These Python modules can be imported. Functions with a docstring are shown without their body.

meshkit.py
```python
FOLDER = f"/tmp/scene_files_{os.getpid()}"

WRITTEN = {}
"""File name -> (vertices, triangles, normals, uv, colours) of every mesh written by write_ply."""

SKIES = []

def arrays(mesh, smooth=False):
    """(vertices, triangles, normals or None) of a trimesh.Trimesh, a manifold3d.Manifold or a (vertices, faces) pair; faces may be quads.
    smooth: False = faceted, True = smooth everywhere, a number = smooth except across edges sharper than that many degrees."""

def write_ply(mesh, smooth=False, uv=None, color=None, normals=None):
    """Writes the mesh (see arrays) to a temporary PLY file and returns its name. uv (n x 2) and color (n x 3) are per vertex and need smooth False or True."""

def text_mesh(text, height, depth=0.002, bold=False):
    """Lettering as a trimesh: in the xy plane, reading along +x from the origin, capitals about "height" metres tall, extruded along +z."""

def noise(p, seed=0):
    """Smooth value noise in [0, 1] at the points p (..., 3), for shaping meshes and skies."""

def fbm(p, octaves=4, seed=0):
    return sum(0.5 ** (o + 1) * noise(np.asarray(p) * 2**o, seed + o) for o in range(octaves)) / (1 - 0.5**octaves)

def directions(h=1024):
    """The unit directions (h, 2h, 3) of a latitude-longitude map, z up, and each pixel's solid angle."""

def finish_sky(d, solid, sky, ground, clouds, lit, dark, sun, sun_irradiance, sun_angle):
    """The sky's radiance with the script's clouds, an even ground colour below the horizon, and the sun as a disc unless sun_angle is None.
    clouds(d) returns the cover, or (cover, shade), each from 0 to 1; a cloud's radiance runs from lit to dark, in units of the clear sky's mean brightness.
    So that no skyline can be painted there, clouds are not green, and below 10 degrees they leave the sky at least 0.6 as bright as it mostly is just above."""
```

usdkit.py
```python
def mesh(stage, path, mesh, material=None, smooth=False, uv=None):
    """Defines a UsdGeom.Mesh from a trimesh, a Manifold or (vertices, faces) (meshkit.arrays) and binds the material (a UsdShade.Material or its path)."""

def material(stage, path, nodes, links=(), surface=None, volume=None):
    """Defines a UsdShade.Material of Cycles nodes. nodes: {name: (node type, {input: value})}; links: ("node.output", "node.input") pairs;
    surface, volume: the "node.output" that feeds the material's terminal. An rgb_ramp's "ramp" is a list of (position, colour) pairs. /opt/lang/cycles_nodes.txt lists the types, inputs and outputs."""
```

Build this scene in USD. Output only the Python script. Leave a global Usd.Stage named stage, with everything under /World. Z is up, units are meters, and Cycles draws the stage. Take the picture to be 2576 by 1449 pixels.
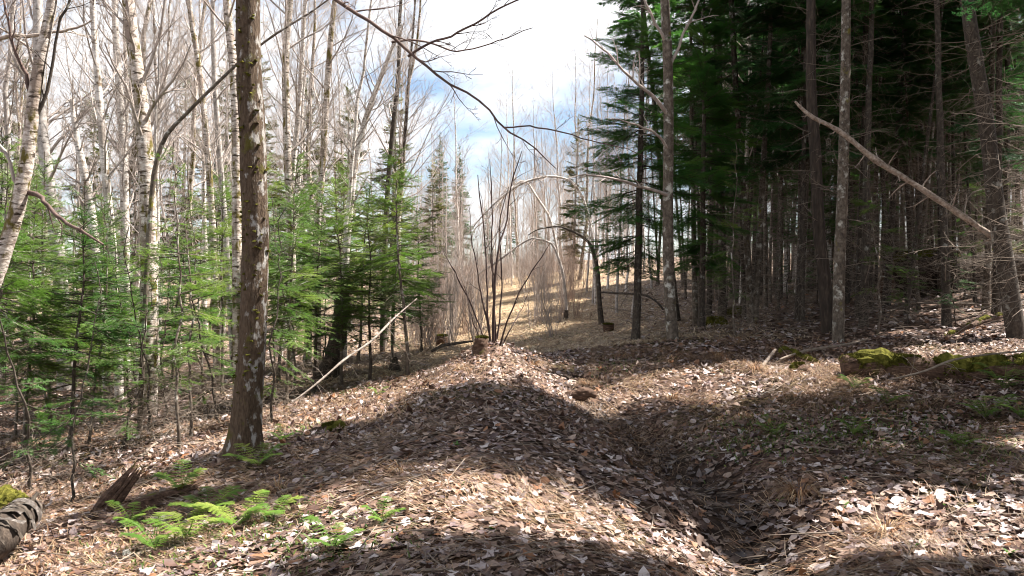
import math, random
import numpy as np
from scipy.interpolate import RBFInterpolator
from pxr import Usd, UsdGeom, UsdLux, UsdShade, Gf, Sdf, Vt
import usdkit, meshkit

stage = Usd.Stage.CreateInMemory()
UsdGeom.SetStageUpAxis(stage, 'Z')
UsdGeom.Xform.Define(stage, '/World')
UsdGeom.Scope.Define(stage, '/World/Looks')
T = Sdf.ValueTypeNames

# ---------------------------------------------------------------- camera, sky, sun
EYE = 1.6
cam = UsdGeom.Camera.Define(stage, '/World/camera')
cam.CreateHorizontalApertureAttr(36.0)
cam.CreateVerticalApertureAttr(20.25)
cam.CreateFocalLengthAttr(30.0)
cam.CreateFStopAttr(0.0)
cam.CreateClippingRangeAttr(Gf.Vec2f(0.05, 5000))
cam.AddTranslateOp().Set(Gf.Vec3d(0, 0, EYE))
cam.AddRotateXOp().Set(90.0)
cam.CreateExposureAttr(2.05)

AZ, EL = math.radians(74), math.radians(56)
SUN = np.array([math.cos(EL) * math.sin(AZ), math.cos(EL) * math.cos(AZ), math.sin(EL)])
sun = UsdLux.DistantLight.Define(stage, '/World/sun')
sun.CreateIntensityAttr(1.25)
sun.CreateAngleAttr(0.53)
sun.CreateColorAttr(Gf.Vec3f(1.0, 0.965, 0.91))
sun.CreateNormalizeAttr(True)
_z = SUN; _x = np.cross([0, 0, 1.0], _z); _x /= np.linalg.norm(_x); _y = np.cross(_z, _x)
sun.AddTransformOp().Set(Gf.Matrix4d(*_x, 0, *_y, 0, *_z, 0, 0, 0, 0, 1))

SKY_STRENGTH = 0.05
sky = UsdLux.DomeLight.Define(stage, '/World/sky')
sky.CreateIntensityAttr(1.0)
skym = usdkit.material(stage, '/World/Looks/sky', {
    'sky': ('sky_texture', {'sky_type': 'single_scattering', 'sun_disc': False, 'sun_elevation': EL, 'sun_rotation': AZ, 'altitude': 200.0, 'air_density': 1.0, 'aerosol_density': 1.0, 'ozone_density': 1.0}),
    'geo': ('texture_coordinate', {}),
    'map': ('mapping', {'mapping_type': 'point', 'scale': (1.0, 1.0, 2.6), 'location': (0.35, 0.0, 0.2)}),
    'n': ('noise_texture', {'scale': 2.6, 'detail': 6.0, 'roughness': 0.55, 'distortion': 0.2}),
    'r': ('rgb_ramp', {'ramp': [(0.0, (0, 0, 0)), (0.41, (0, 0, 0)), (0.56, (1, 1, 1)), (1.0, (1, 1, 1))]}),
    'mix': ('mix', {'mix_type': 'mix', 'color2': (6.5, 6.55, 6.7)}),
    'bg': ('background_shader', {'strength': SKY_STRENGTH}),
}, [('geo.generated', 'map.vector'), ('map.vector', 'n.vector'), ('n.fac', 'r.fac'), ('r.color', 'mix.fac'),
    ('sky.color', 'mix.color1'), ('mix.color', 'bg.color')], surface='bg.background')
UsdShade.MaterialBindingAPI.Apply(sky.GetPrim()).Bind(skym)
sky.GetPrim().SetCustomDataByKey('kind', 'structure')

# ---------------------------------------------------------------- helpers
_used = {}
def numbered(path):
    n = _used.get(path, 0); _used[path] = n + 1
    return path if n == 0 else f'{path}_{n:03d}'

def put(prim, label=None, cat=None, group=None, kind=None):
    for k, v in (('label', label), ('category', cat), ('group', group), ('kind', kind)):
        if v: prim.SetCustomDataByKey(k, v)
    return prim

def thing(name, label, cat, loc=(0, 0, 0), rot=(0, 0, 0), scale=1.0, group=None, ref=None, kind=None):
    x = UsdGeom.Xform.Define(stage, numbered('/World/' + name))
    x.AddTranslateOp().Set(Gf.Vec3d(*map(float, loc)))
    x.AddRotateXYZOp().Set(Gf.Vec3f(*map(float, rot)))
    if scale != 1.0:
        x.AddScaleOp().Set(Gf.Vec3f(float(scale)))
    p = x.GetPrim()
    put(p, label, cat, group, kind)
    if ref:
        p.GetReferences().AddInternalReference(ref); p.SetInstanceable(True)
    return p

class MB:
    def __init__(s): s.v, s.f, s.c, s.n = [], [], [], 0
    def add(s, vf, color=None):
        v, f = vf
        v = np.asarray(v, float).reshape(-1, 3)
        s.v.append(v); s.f.append(np.asarray(f, int) + s.n); s.n += len(v)
        if color is not None:
            s.c.append(np.broadcast_to(np.asarray(color, float), (len(v), 3)))
        return s
    def arr(s): return np.vstack(s.v), np.vstack(s.f)

def part(parent, name, mb, mat, smooth=True, label=None, kind=None):
    base = (str(parent.GetPath()) if parent is not None else '/World') + '/' + name
    path = numbered(base)
    vf = mb.arr() if isinstance(mb, MB) else mb
    m = usdkit.mesh(stage, path, vf, mat, smooth=smooth)
    if isinstance(mb, MB) and mb.c:
        c = np.vstack(mb.c).astype(np.float32)
        UsdGeom.PrimvarsAPI(m).CreatePrimvar('tint', T.Color3fArray, 'vertex').Set(Vt.Vec3fArray.FromNumpy(c))
    put(m.GetPrim(), label=label, kind=kind)
    return m.GetPrim()

def unit(a): return a / np.maximum(np.linalg.norm(a, axis=-1, keepdims=True), 1e-9)

def tubes(P, R, S=5, cap=False):
    """P (B,K,3) centre lines, R (B,K) radii -> quads as triangles"""
    P = np.asarray(P, float); R = np.asarray(R, float)
    if P.ndim == 2: P, R = P[None], R[None]
    B, K, _ = P.shape
    t = unit(np.gradient(P, axis=1))
    m = unit(P[:, -1] - P[:, 0])
    ref = np.where(np.abs(m[:, 2:3]) > 0.8, np.array([[1.0, 0.1, 0]]), np.array([[0, 0, 1.0]]))[:, None]
    a = unit(np.cross(np.broadcast_to(ref, t.shape), t)); b = np.cross(t, a)
    th = np.arange(S) / S * 2 * math.pi
    v = P[:, :, None] + R[:, :, None, None] * (np.cos(th)[None, None, :, None] * a[:, :, None] + np.sin(th)[None, None, :, None] * b[:, :, None])
    i = (np.arange(B)[:, None, None] * K + np.arange(K - 1)[None, :, None]) * S + np.arange(S)[None, None]
    j = (np.arange(B)[:, None, None] * K + np.arange(K - 1)[None, :, None]) * S + (np.arange(S)[None, None] + 1) % S
    f = np.stack([np.stack([i, j, j + S], -1), np.stack([i, j + S, i + S], -1)], -2).reshape(-1, 3)
    v = v.reshape(-1, 3)
    if cap:
        n0 = len(v)
        v = np.vstack([v, P[:, 0], P[:, -1]])
        extra = []
        for q in range(B):
            for k, c, fl in ((0, n0 + q, 1), (K - 1, n0 + B + q, 0)):
                for s in range(S):
                    x, y = (q * K + k) * S + s, (q * K + k) * S + (s + 1) % S
                    extra.append((y, x, c) if fl else (x, y, c))
        f = np.vstack([f, np.array(extra)])
    return v, f

def smoothline(pts, n):
    pts = np.asarray(pts, float)
    d = np.concatenate([[0], np.cumsum(np.linalg.norm(np.diff(pts[:, :3], axis=0), axis=1))])
    from scipy.interpolate import PchipInterpolator
    return PchipInterpolator(d, pts, axis=0)(np.linspace(0, d[-1], n))

# ---------------------------------------------------------------- the view: picture of 2576 x 1449, level camera
F = 2146.7
def P3(px, py, Y): return np.array([(px - 1288) / F * Y, Y, EYE - (py - 724.5) / F * Y])
def unpx(x, y, z): return 1288 + x / y * F, 724.5 - (z - EYE) / y * F

# ---------------------------------------------------------------- terrain
_ctl = []
for px, py, Y in [
    (1240, 1449, 4.2), (1240, 1300, 5.4), (1240, 1200, 6.6), (1240, 1100, 8.1), (1240, 1000, 10.0), (1240, 935, 11.4), (1250, 884, 12.6),
    (1200, 800, 30), (1250, 760, 42), (1300, 705, 62), (1400, 690, 50), (1380, 740, 38), (1440, 800, 24), (1450, 860, 18), (1550, 760, 30),
    (1340, 930, 12.4), (1400, 985, 11.4), (1480, 1010, 11.2), (1560, 1050, 10.0), (1650, 1100, 9.3), (1740, 1170, 8.0), (1830, 1250, 6.9), (1920, 1370, 5.8), (1960, 1449, 5.2),
    (1560, 1160, 7.9), (1600, 1300, 6.0), (1600, 1449, 4.7),
    (2050, 1240, 6.6), (2300, 1280, 6.2), (2250, 1440, 5.0), (2500, 1440, 4.9), (2050, 1090, 8.8), (2300, 1100, 8.3), (2520, 1100, 8.0), (2100, 985, 10.6), (2350, 985, 10.2), (2550, 1000, 9.6),
    (1700, 960, 11.8), (1850, 960, 11.5), (1750, 850, 15.2), (1900, 860, 14.5), (2100, 860, 14.5), (2350, 840, 14.3), (2550, 850, 14), (1700, 780, 24), (1950, 770, 22), (2250, 735, 21), (2550, 730, 21),
    (1850, 715, 36), (2200, 680, 40), (2550, 670, 36), (1600, 690, 46), (1600, 860, 16),
    (610, 1150, 8.3), (870, 1040, 10.6), (1000, 985, 11.8), (1120, 930, 12.6), (1000, 915, 17), (880, 920, 17.5), (700, 930, 18), (700, 1050, 11), (440, 1080, 11.5), (260, 1170, 9.6), (160, 1275, 7.8), (60, 1350, 6.4),
    (100, 1010, 15.5), (300, 910, 22), (550, 870, 30), (1020, 860, 24), (1080, 800, 32), (0, 900, 25), (900, 1449, 4.3), (700, 1449, 4.5), (300, 1449, 4.9), (0, 1449, 5.3), (500, 1280, 6.7), (350, 1230, 7.8), (800, 1250, 6.4), (830, 1120, 8.6), (1000, 1100, 8.3),
]:
    _ctl.append(P3(px, py, Y))
_ctl += [np.array(p, float) for p in [
    (0.1, 14.2, 0.42), (0.3, 17, 0.3), (-1.2, 15, 0.15), (-60, 0, -1), (-60, 60, 0), (-60, 150, 3), (0, 150, 6), (60, 150, 8), (60, 60, 4.5), (60, 0, 2), (30, 0, 1), (-20, -20, -.3), (20, -20, .5), (0, -20, 0),
    (0, -4, 0.1), (0, 0, 0.12), (7, 3, 0.1), (10, 6, .3), (14, 10, .9), (-15, 5, -.6), (-7, 2, -.3), (-25, 40, -.2), (-15, 60, .5), (0, 90, 3), (25, 30, 2.2), (-25, 20, -.7), (8, 70, 3.2), (-6, 45, .7)]]
_ctl = np.array(_ctl)
_rbf = RBFInterpolator(_ctl[:, :2], _ctl[:, 2], kernel='thin_plate_spline', smoothing=0.004)
_dl = np.array([P3(*q) for q in [(1480, 1010, 11.2), (1560, 1050, 10.0), (1650, 1100, 9.3), (1740, 1170, 8.0), (1830, 1250, 6.9), (1920, 1370, 5.8), (1960, 1449, 5.2)]])
def Z(x, y, fine=True):
    x = np.atleast_1d(np.asarray(x, float)); y = np.atleast_1d(np.asarray(y, float))
    sh = x.shape
    q = np.stack([np.clip(x.ravel(), -60, 60), np.clip(y.ravel(), -20, 150)], 1)
    z = _rbf(q)
    xx, yy = q[:, 0], q[:, 1]
    xd = np.interp(-yy, -_dl[:, 1], _dl[:, 0]); fade = 1 / (1 + np.exp((yy - 11.3) / 0.4)) / (1 + np.exp(-(yy - 3.0) / 0.5))
    xd = xd + 0.25 * np.sin(yy * 2.1) * 0.5 + 0.1 * np.sin(yy * 4.7 + 1)
    z = z - (0.20 + 0.07 * np.sin(yy * 3.3)) * fade * np.exp(-((xx - xd) / 0.46) ** 2)
    xc = np.interp(yy, [4, 8, 12.6], [-0.25, -0.22, -0.2])
    z = z + 0.13 * np.exp(-((xx - xc) / 0.75) ** 2) / (1 + np.exp((yy - 12.9) / 0.35)) / (1 + np.exp(-(yy - 6.5) / 1.2))
    if fine:
        p3 = np.stack([q[:, 0], q[:, 1], np.zeros(len(q))], 1)
        z = z + 0.20 * (1 / (1 + np.exp(-(q[:, 0] - 2.2) * 2))) * (meshkit.fbm(p3 * 1.3 + 1.7, 3, 6) - 0.5) / (1 + np.exp(q[:, 1] - 24))
        z = z + 0.16 * (meshkit.fbm(p3 * 0.8 + 5.3, 3, 3) - 0.5) + 0.06 * (meshkit.fbm(p3 * 3.1, 3, 8) - 0.5)
    return z.reshape(sh)
def zat(x, y): return float(Z(x, y)[0])
_march = np.concatenate([np.arange(3.5, 20, 0.06), np.arange(20, 120, 0.3)])
def ground(px, py, fallback=30.0):
    x = (px - 1288) / F * _march; zr = EYE - (py - 724.5) / F * _march
    hit = np.nonzero(Z(x, _march) >= zr)[0]
    Y = _march[hit[0]] if len(hit) else fallback
    X = (px - 1288) / F * Y
    return np.array([X, Y, zat(X, Y)])
def foot(px, Y):
    X = (px - 1288) / F * Y
    return np.array([X, Y, zat(X, Y)])

# ---------------------------------------------------------------- materials
def M(name, nodes, links, surface): return usdkit.material(stage, '/World/Looks/' + name, nodes, links, surface=surface)

def bark(name, ramp, scale=(6, 6, 3), nscale=3.0, detail=6.0, rough=0.85, patch=None, patch_ramp=(0.55, 0.62), pscale=(3, 3, 2), bump=0.5, bdist=0.012, side=None, spec=0.2):
    nodes = {
        'tc': ('texture_coordinate', {}), 'map': ('mapping', {'mapping_type': 'point', 'scale': scale}),
        'n': ('noise_texture', {'scale': nscale, 'detail': detail, 'roughness': 0.65}),
        'r': ('rgb_ramp', {'ramp': ramp}),
        'b': ('bump', {'strength': bump, 'distance': bdist}),
        'p': ('principled_bsdf', {'roughness': rough, 'specular_ior_level': spec}),
    }
    links = [('tc.object', 'map.vector'), ('map.vector', 'n.vector'), ('n.fac', 'r.fac'), ('n.fac', 'b.height'), ('b.normal', 'p.normal')]
    col = 'r.color'
    if patch:
        for k, (pc, lo, hi, ps) in enumerate(patch):
            nodes[f'pm{k}'] = ('mapping', {'mapping_type': 'point', 'scale': ps, 'location': (3.7 * k, 1.3 * k, 7.1 * k)})
            nodes[f'pn{k}'] = ('noise_texture', {'scale': 1.0, 'detail': 5.0, 'roughness': 0.6})
            nodes[f'pr{k}'] = ('rgb_ramp', {'ramp': [(0, (0, 0, 0)), (lo, (0, 0, 0)), (hi, (1, 1, 1)), (1, (1, 1, 1))]})
            nodes[f'mx{k}'] = ('mix', {'mix_type': 'mix', 'color2': pc})
            links += [('tc.object', f'pm{k}.vector'), (f'pm{k}.vector', f'pn{k}.vector')]
            if side is not None and k == side[0]:
                nodes['geo'] = ('geometry', {})
                nodes['dot'] = ('vector_math', {'math_type': 'dot_product', 'vector2': side[1]})
                nodes['ma'] = ('math', {'math_type': 'multiply_add', 'value2': side[2]})
                links += [('geo.normal', 'dot.vector1'), ('dot.value', 'ma.value1'), (f'pn{k}.fac', 'ma.value3'), ('ma.value', f'pr{k}.fac')]
            else:
                links += [(f'pn{k}.fac', f'pr{k}.fac')]
            links += [(f'pr{k}.color', f'mx{k}.fac'), (col, f'mx{k}.color1')]
            col = f'mx{k}.color'
    links.append((col, 'p.base_color'))
    return M(name, nodes, links, 'p.BSDF')

MAT = {}
MAT['maple_bark'] = bark('maple_bark', [(0.25, (0.032, 0.021, 0.013)), (0.5, (0.085, 0.055, 0.034)), (0.75, (0.15, 0.107, 0.073))], scale=(16, 16, 5), nscale=3.2,
    patch=[((0.36, 0.33, 0.30), 0.575, 0.66, (13, 13, 7.0)), ((0.09, 0.075, 0.015), 0.58, 0.68, (9, 9, 6))], side=(0, (0.9, 0.1, 0), 0.085), bump=1.0, bdist=0.035)
MAT['birch_bark'] = bark('birch_bark', [(0.30, (0.22, 0.18, 0.15)), (0.46, (0.50, 0.44, 0.39)), (0.66, (0.72, 0.67, 0.61))], scale=(5, 5, 14), nscale=2.0,
    patch=[((0.30, 0.25, 0.21), 0.50, 0.62, (4, 4, 1.6)), ((0.05, 0.038, 0.03), 0.57, 0.64, (6, 6, 30)), ((0.13, 0.085, 0.045), 0.57, 0.66, (7, 7, 4))], bump=0.8)
MAT['mossy_birch_bark'] = bark('mossy_birch_bark', [(0.30, (0.15, 0.11, 0.085)), (0.46, (0.40, 0.33, 0.275)), (0.66, (0.66, 0.59, 0.53))], scale=(6, 6, 14), nscale=2.0,
    patch=[((0.25, 0.19, 0.15), 0.50, 0.60, (5, 5, 2)), ((0.06, 0.042, 0.03), 0.54, 0.61, (7, 7, 26)), ((0.11, 0.085, 0.02), 0.52, 0.61, (8, 8, 4))], bump=1.0, bdist=0.02)
MAT['grey_bark'] = bark('grey_bark', [(0.3, (0.16, 0.135, 0.115)), (0.5, (0.34, 0.30, 0.27)), (0.7, (0.50, 0.46, 0.42))], scale=(5, 5, 4), nscale=2.5,
    patch=[((0.07, 0.055, 0.045), 0.60, 0.68, (4, 4, 12))])
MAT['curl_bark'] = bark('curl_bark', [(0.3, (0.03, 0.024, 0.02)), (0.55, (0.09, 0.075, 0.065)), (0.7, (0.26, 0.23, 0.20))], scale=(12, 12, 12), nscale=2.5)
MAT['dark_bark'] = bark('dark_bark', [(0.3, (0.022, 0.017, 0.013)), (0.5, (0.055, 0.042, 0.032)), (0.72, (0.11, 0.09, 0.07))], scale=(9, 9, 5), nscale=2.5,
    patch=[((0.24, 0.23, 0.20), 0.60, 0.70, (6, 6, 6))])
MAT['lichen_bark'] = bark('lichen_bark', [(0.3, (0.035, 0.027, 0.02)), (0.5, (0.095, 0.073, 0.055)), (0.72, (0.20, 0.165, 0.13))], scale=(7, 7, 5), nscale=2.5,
    patch=[((0.42, 0.40, 0.35), 0.55, 0.66, (6, 6, 6)), ((0.13, 0.11, 0.02), 0.62, 0.7, (5, 5, 4))])
MAT['pale_twig'] = bark('pale_twig', [(0.3, (0.20, 0.155, 0.13)), (0.6, (0.38, 0.32, 0.28))], scale=(4, 4, 4), bump=0.1)
MAT['brown_twig'] = bark('brown_twig', [(0.3, (0.05, 0.032, 0.028)), (0.6, (0.13, 0.085, 0.07))], scale=(4, 4, 4), bump=0.1)
MAT['tan_twig'] = bark('tan_twig', [(0.3, (0.20, 0.13, 0.10)), (0.6, (0.36, 0.26, 0.20))], scale=(4, 4, 4), bump=0.1)
MAT['dark_twig'] = bark('dark_twig', [(0.3, (0.022, 0.014, 0.012)), (0.6, (0.07, 0.045, 0.038))], scale=(4, 4, 4), bump=0.1)
MAT['weathered_pole'] = bark('weathered_pole', [(0.3, (0.10, 0.08, 0.065)), (0.5, (0.23, 0.19, 0.16)), (0.7, (0.38, 0.33, 0.28))], scale=(9, 9, 9), nscale=3, bump=0.6, patch=[((0.06, 0.045, 0.035), 0.55, 0.65, (7, 7, 7))])
MAT['dead_twig'] = bark('dead_twig', [(0.3, (0.10, 0.075, 0.055)), (0.6, (0.24, 0.19, 0.15))], scale=(4, 4, 4), bump=0.1)
MAT['bare_wood'] = bark('bare_wood', [(0.3, (0.13, 0.09, 0.065)), (0.5, (0.32, 0.25, 0.20)), (0.7, (0.50, 0.43, 0.36))], scale=(6, 6, 6), nscale=3, bump=0.6)
MAT['rotten_wood'] = bark('rotten_wood', [(0.25, (0.02, 0.012, 0.008)), (0.5, (0.075, 0.042, 0.027)), (0.75, (0.18, 0.11, 0.075))], scale=(4, 14, 14), nscale=2.5, bump=1.0, bdist=0.02,
    patch=[((0.09, 0.085, 0.012), 0.60, 0.70, (4, 4, 4))])
MAT['black_wood'] = bark('black_wood', [(0.25, (0.014, 0.011, 0.009)), (0.55, (0.05, 0.036, 0.027)), (0.75, (0.11, 0.08, 0.058))], scale=(8, 8, 2), nscale=2.5, bump=1.0, bdist=0.03)
MAT['soil_clod'] = bark('soil_clod', [(0.3, (0.03, 0.02, 0.014)), (0.5, (0.075, 0.048, 0.032)), (0.7, (0.15, 0.10, 0.07))], scale=(9, 9, 9), nscale=3, bump=1.0, bdist=0.03, rough=0.95)
MAT['moss'] = bark('moss', [(0.3, (0.030, 0.030, 0.006)), (0.5, (0.080, 0.076, 0.014)), (0.72, (0.16, 0.14, 0.030))], scale=(6, 6, 6), nscale=3, bump=1.0, bdist=0.02, rough=1.0, spec=0.05)

def leafy(name, ramp, nscale, trans=0.35, rough=0.55, tint=False, vec='object', spec=0.3):
    nodes = {
        'tc': ('texture_coordinate', {}), 'geo': ('geometry', {}), 'n': ('noise_texture', {'scale': nscale, 'detail': 3.0}),
        'r': ('rgb_ramp', {'ramp': ramp}),
        'p': ('principled_bsdf', {'roughness': rough, 'specular_ior_level': spec}),
        't': ('translucent_bsdf', {}), 'mx': ('mix_closure', {'fac': trans}),
    }
    links = [('geo.position', 'n.vector') if vec == 'position' else ('tc.object', 'n.vector'), ('n.fac', 'r.fac'), ('p.BSDF', 'mx.closure1'), ('t.BSDF', 'mx.closure2')]
    col = 'r.color'
    if tint:
        nodes['a'] = ('attribute', {'attribute': 'tint'})
        nodes['m'] = ('mix', {'mix_type': 'multiply', 'fac': 1.0})
        links += [('a.color', 'm.color1'), ('r.color', 'm.color2')]
        col = 'm.color'
    links += [(col, 'p.base_color'), (col, 't.color')]
    return M(name, nodes, links, 'mx.closure')

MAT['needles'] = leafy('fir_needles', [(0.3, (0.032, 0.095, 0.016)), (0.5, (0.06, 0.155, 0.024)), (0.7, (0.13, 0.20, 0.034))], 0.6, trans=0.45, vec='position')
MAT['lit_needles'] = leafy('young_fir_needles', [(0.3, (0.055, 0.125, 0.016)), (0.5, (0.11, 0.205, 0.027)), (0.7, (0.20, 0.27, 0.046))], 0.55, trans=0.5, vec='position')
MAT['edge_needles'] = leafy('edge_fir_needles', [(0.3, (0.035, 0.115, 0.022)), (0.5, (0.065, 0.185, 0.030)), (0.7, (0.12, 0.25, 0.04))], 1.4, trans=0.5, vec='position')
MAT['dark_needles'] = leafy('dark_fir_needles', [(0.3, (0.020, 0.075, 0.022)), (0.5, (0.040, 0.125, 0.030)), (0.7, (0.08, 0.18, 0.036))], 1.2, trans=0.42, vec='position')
MAT['cedar'] = leafy('yellow_green_foliage', [(0.3, (0.05, 0.065, 0.014)), (0.5, (0.10, 0.11, 0.022)), (0.7, (0.16, 0.15, 0.03))], 1.2, trans=0.35, vec='position')
MAT['fern'] = leafy('fern_green', [(0.3, (0.06, 0.13, 0.018)), (0.5, (0.13, 0.23, 0.03)), (0.7, (0.26, 0.30, 0.06))], 4, trans=0.45, vec='position')
MAT['leaf'] = leafy('dead_leaf', [(0.3, (0.75, 0.72, 0.70)), (0.5, (1.0, 0.97, 0.95)), (0.7, (1.15, 1.15, 1.15))], 30, trans=0.12, rough=0.6, tint=True, vec='position', spec=0.35)
MAT['straw'] = leafy('straw', [(0.3, (0.75, 0.72, 0.70)), (0.7, (1.15, 1.1, 1.05))], 3, trans=0.2, rough=0.6, tint=True, vec='position')
MAT['sprout'] = leafy('sprout_green', [(0.3, (0.06, 0.15, 0.02)), (0.7, (0.12, 0.24, 0.04))], 5, trans=0.4, vec='position')

MAT['soil'] = M('soil', {
    'geo': ('geometry', {}), 'a': ('attribute', {'attribute': 'tint'}),
    'n': ('noise_texture', {'scale': 9.0, 'detail': 8.0, 'roughness': 0.7}),
    'v': ('voronoi_texture', {'scale': 17.0, 'randomness': 1.0}),
    'vr': ('rgb_to_bw', {}), 'vm': ('rgb_ramp', {'ramp': [(0, (0.45, 0.42, 0.40)), (0.6, (1.0, 0.95, 0.9)), (1, (1.9, 1.8, 1.75))]}),
    'r': ('rgb_ramp', {'ramp': [(0.3, (0.45, 0.42, 0.40)), (0.5, (0.95, 0.95, 0.95)), (0.7, (1.5, 1.48, 1.45))]}),
    'm': ('mix', {'mix_type': 'multiply', 'fac': 1.0}), 'm2': ('mix', {'mix_type': 'multiply', 'fac': 1.0}),
    'h': ('math', {'math_type': 'add'}), 'b': ('bump', {'strength': 0.9, 'distance': 0.03}),
    'p': ('principled_bsdf', {'roughness': 0.9, 'specular_ior_level': 0.15}),
}, [('geo.position', 'n.vector'), ('geo.position', 'v.vector'), ('n.fac', 'r.fac'), ('v.color', 'vr.color'), ('vr.val', 'vm.fac'), ('a.color', 'm.color1'), ('r.color', 'm.color2'), ('m.color', 'm2.color1'), ('vm.color', 'm2.color2'),
    ('m2.color', 'p.base_color'), ('n.fac', 'h.value1'), ('vr.val', 'h.value2'), ('h.value', 'b.height'), ('b.normal', 'p.normal')], 'p.BSDF')

# ---------------------------------------------------------------- ground
rng = np.random.default_rng(7)
def axis(fine0, fine1, step, lo, hi, grow=1.045):
    a = list(np.arange(fine0, fine1, step)); s = step
    up, x = [], fine1
    while x < hi: up.append(x); s *= grow; x += s
    up.append(hi); s = step; dn, x = [], fine0 - step
    while x > lo: dn.append(x); s *= grow; x -= s
    dn.append(lo)
    return np.array(dn[::-1] + a + up)
gx, gy = axis(-7.5, 7.5, 0.075, -400, 400), axis(3.6, 14, 0.075, -250, 500)
X, Y = np.meshgrid(gx, gy)
ZZ = Z(X, Y)
def clearing(x, y):
    c = np.exp(-((x - 0.3 - 0.02 * (y - 15)) / (2.2 + 0.05 * np.maximum(y - 14, 0))) ** 2) / (1 + np.exp(-(y - 15.5) / 0.8))
    return np.clip(c * 1.3, 0, 1) / (1 + np.exp((y - 75) / 6))
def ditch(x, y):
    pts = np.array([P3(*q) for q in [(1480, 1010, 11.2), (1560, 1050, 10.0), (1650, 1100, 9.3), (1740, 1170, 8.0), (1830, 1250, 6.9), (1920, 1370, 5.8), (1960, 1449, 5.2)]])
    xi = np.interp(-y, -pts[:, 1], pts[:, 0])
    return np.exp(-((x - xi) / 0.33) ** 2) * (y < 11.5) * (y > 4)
def mossy(x, y):
    p = np.stack([x, y, np.zeros_like(x)], -1)
    return np.clip((meshkit.fbm(p * 0.9 + 31, 3, 5) - 0.60) * 9, 0, 1)
cl = clearing(X, Y)[..., None]; di = ditch(X, Y)[..., None]; mo = 0.6 * mossy(X, Y)[..., None]
tint = np.array([0.07, 0.043, 0.032]) * np.ones(X.shape + (3,))
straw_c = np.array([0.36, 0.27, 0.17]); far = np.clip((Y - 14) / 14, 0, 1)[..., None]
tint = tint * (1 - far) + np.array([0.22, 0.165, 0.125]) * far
tint = tint * (1 - cl) + straw_c * cl
tint = tint * (1 - 0.55 * mo) + np.array([0.07, 0.075, 0.012]) * 0.55 * mo
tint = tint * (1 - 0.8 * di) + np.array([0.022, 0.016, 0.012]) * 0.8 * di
ny, nx = X.shape
idx = np.arange(ny * nx).reshape(ny, nx)
gf = np.stack([np.stack([idx[:-1, :-1], idx[:-1, 1:], idx[1:, 1:]], -1), np.stack([idx[:-1, :-1], idx[1:, 1:], idx[1:, :-1]], -1)], 2).reshape(-1, 3)
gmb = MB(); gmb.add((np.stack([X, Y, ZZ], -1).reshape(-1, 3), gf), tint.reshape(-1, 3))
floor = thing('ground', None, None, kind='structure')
part(floor, 'soil', gmb, MAT['soil'], smooth=True)

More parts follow.
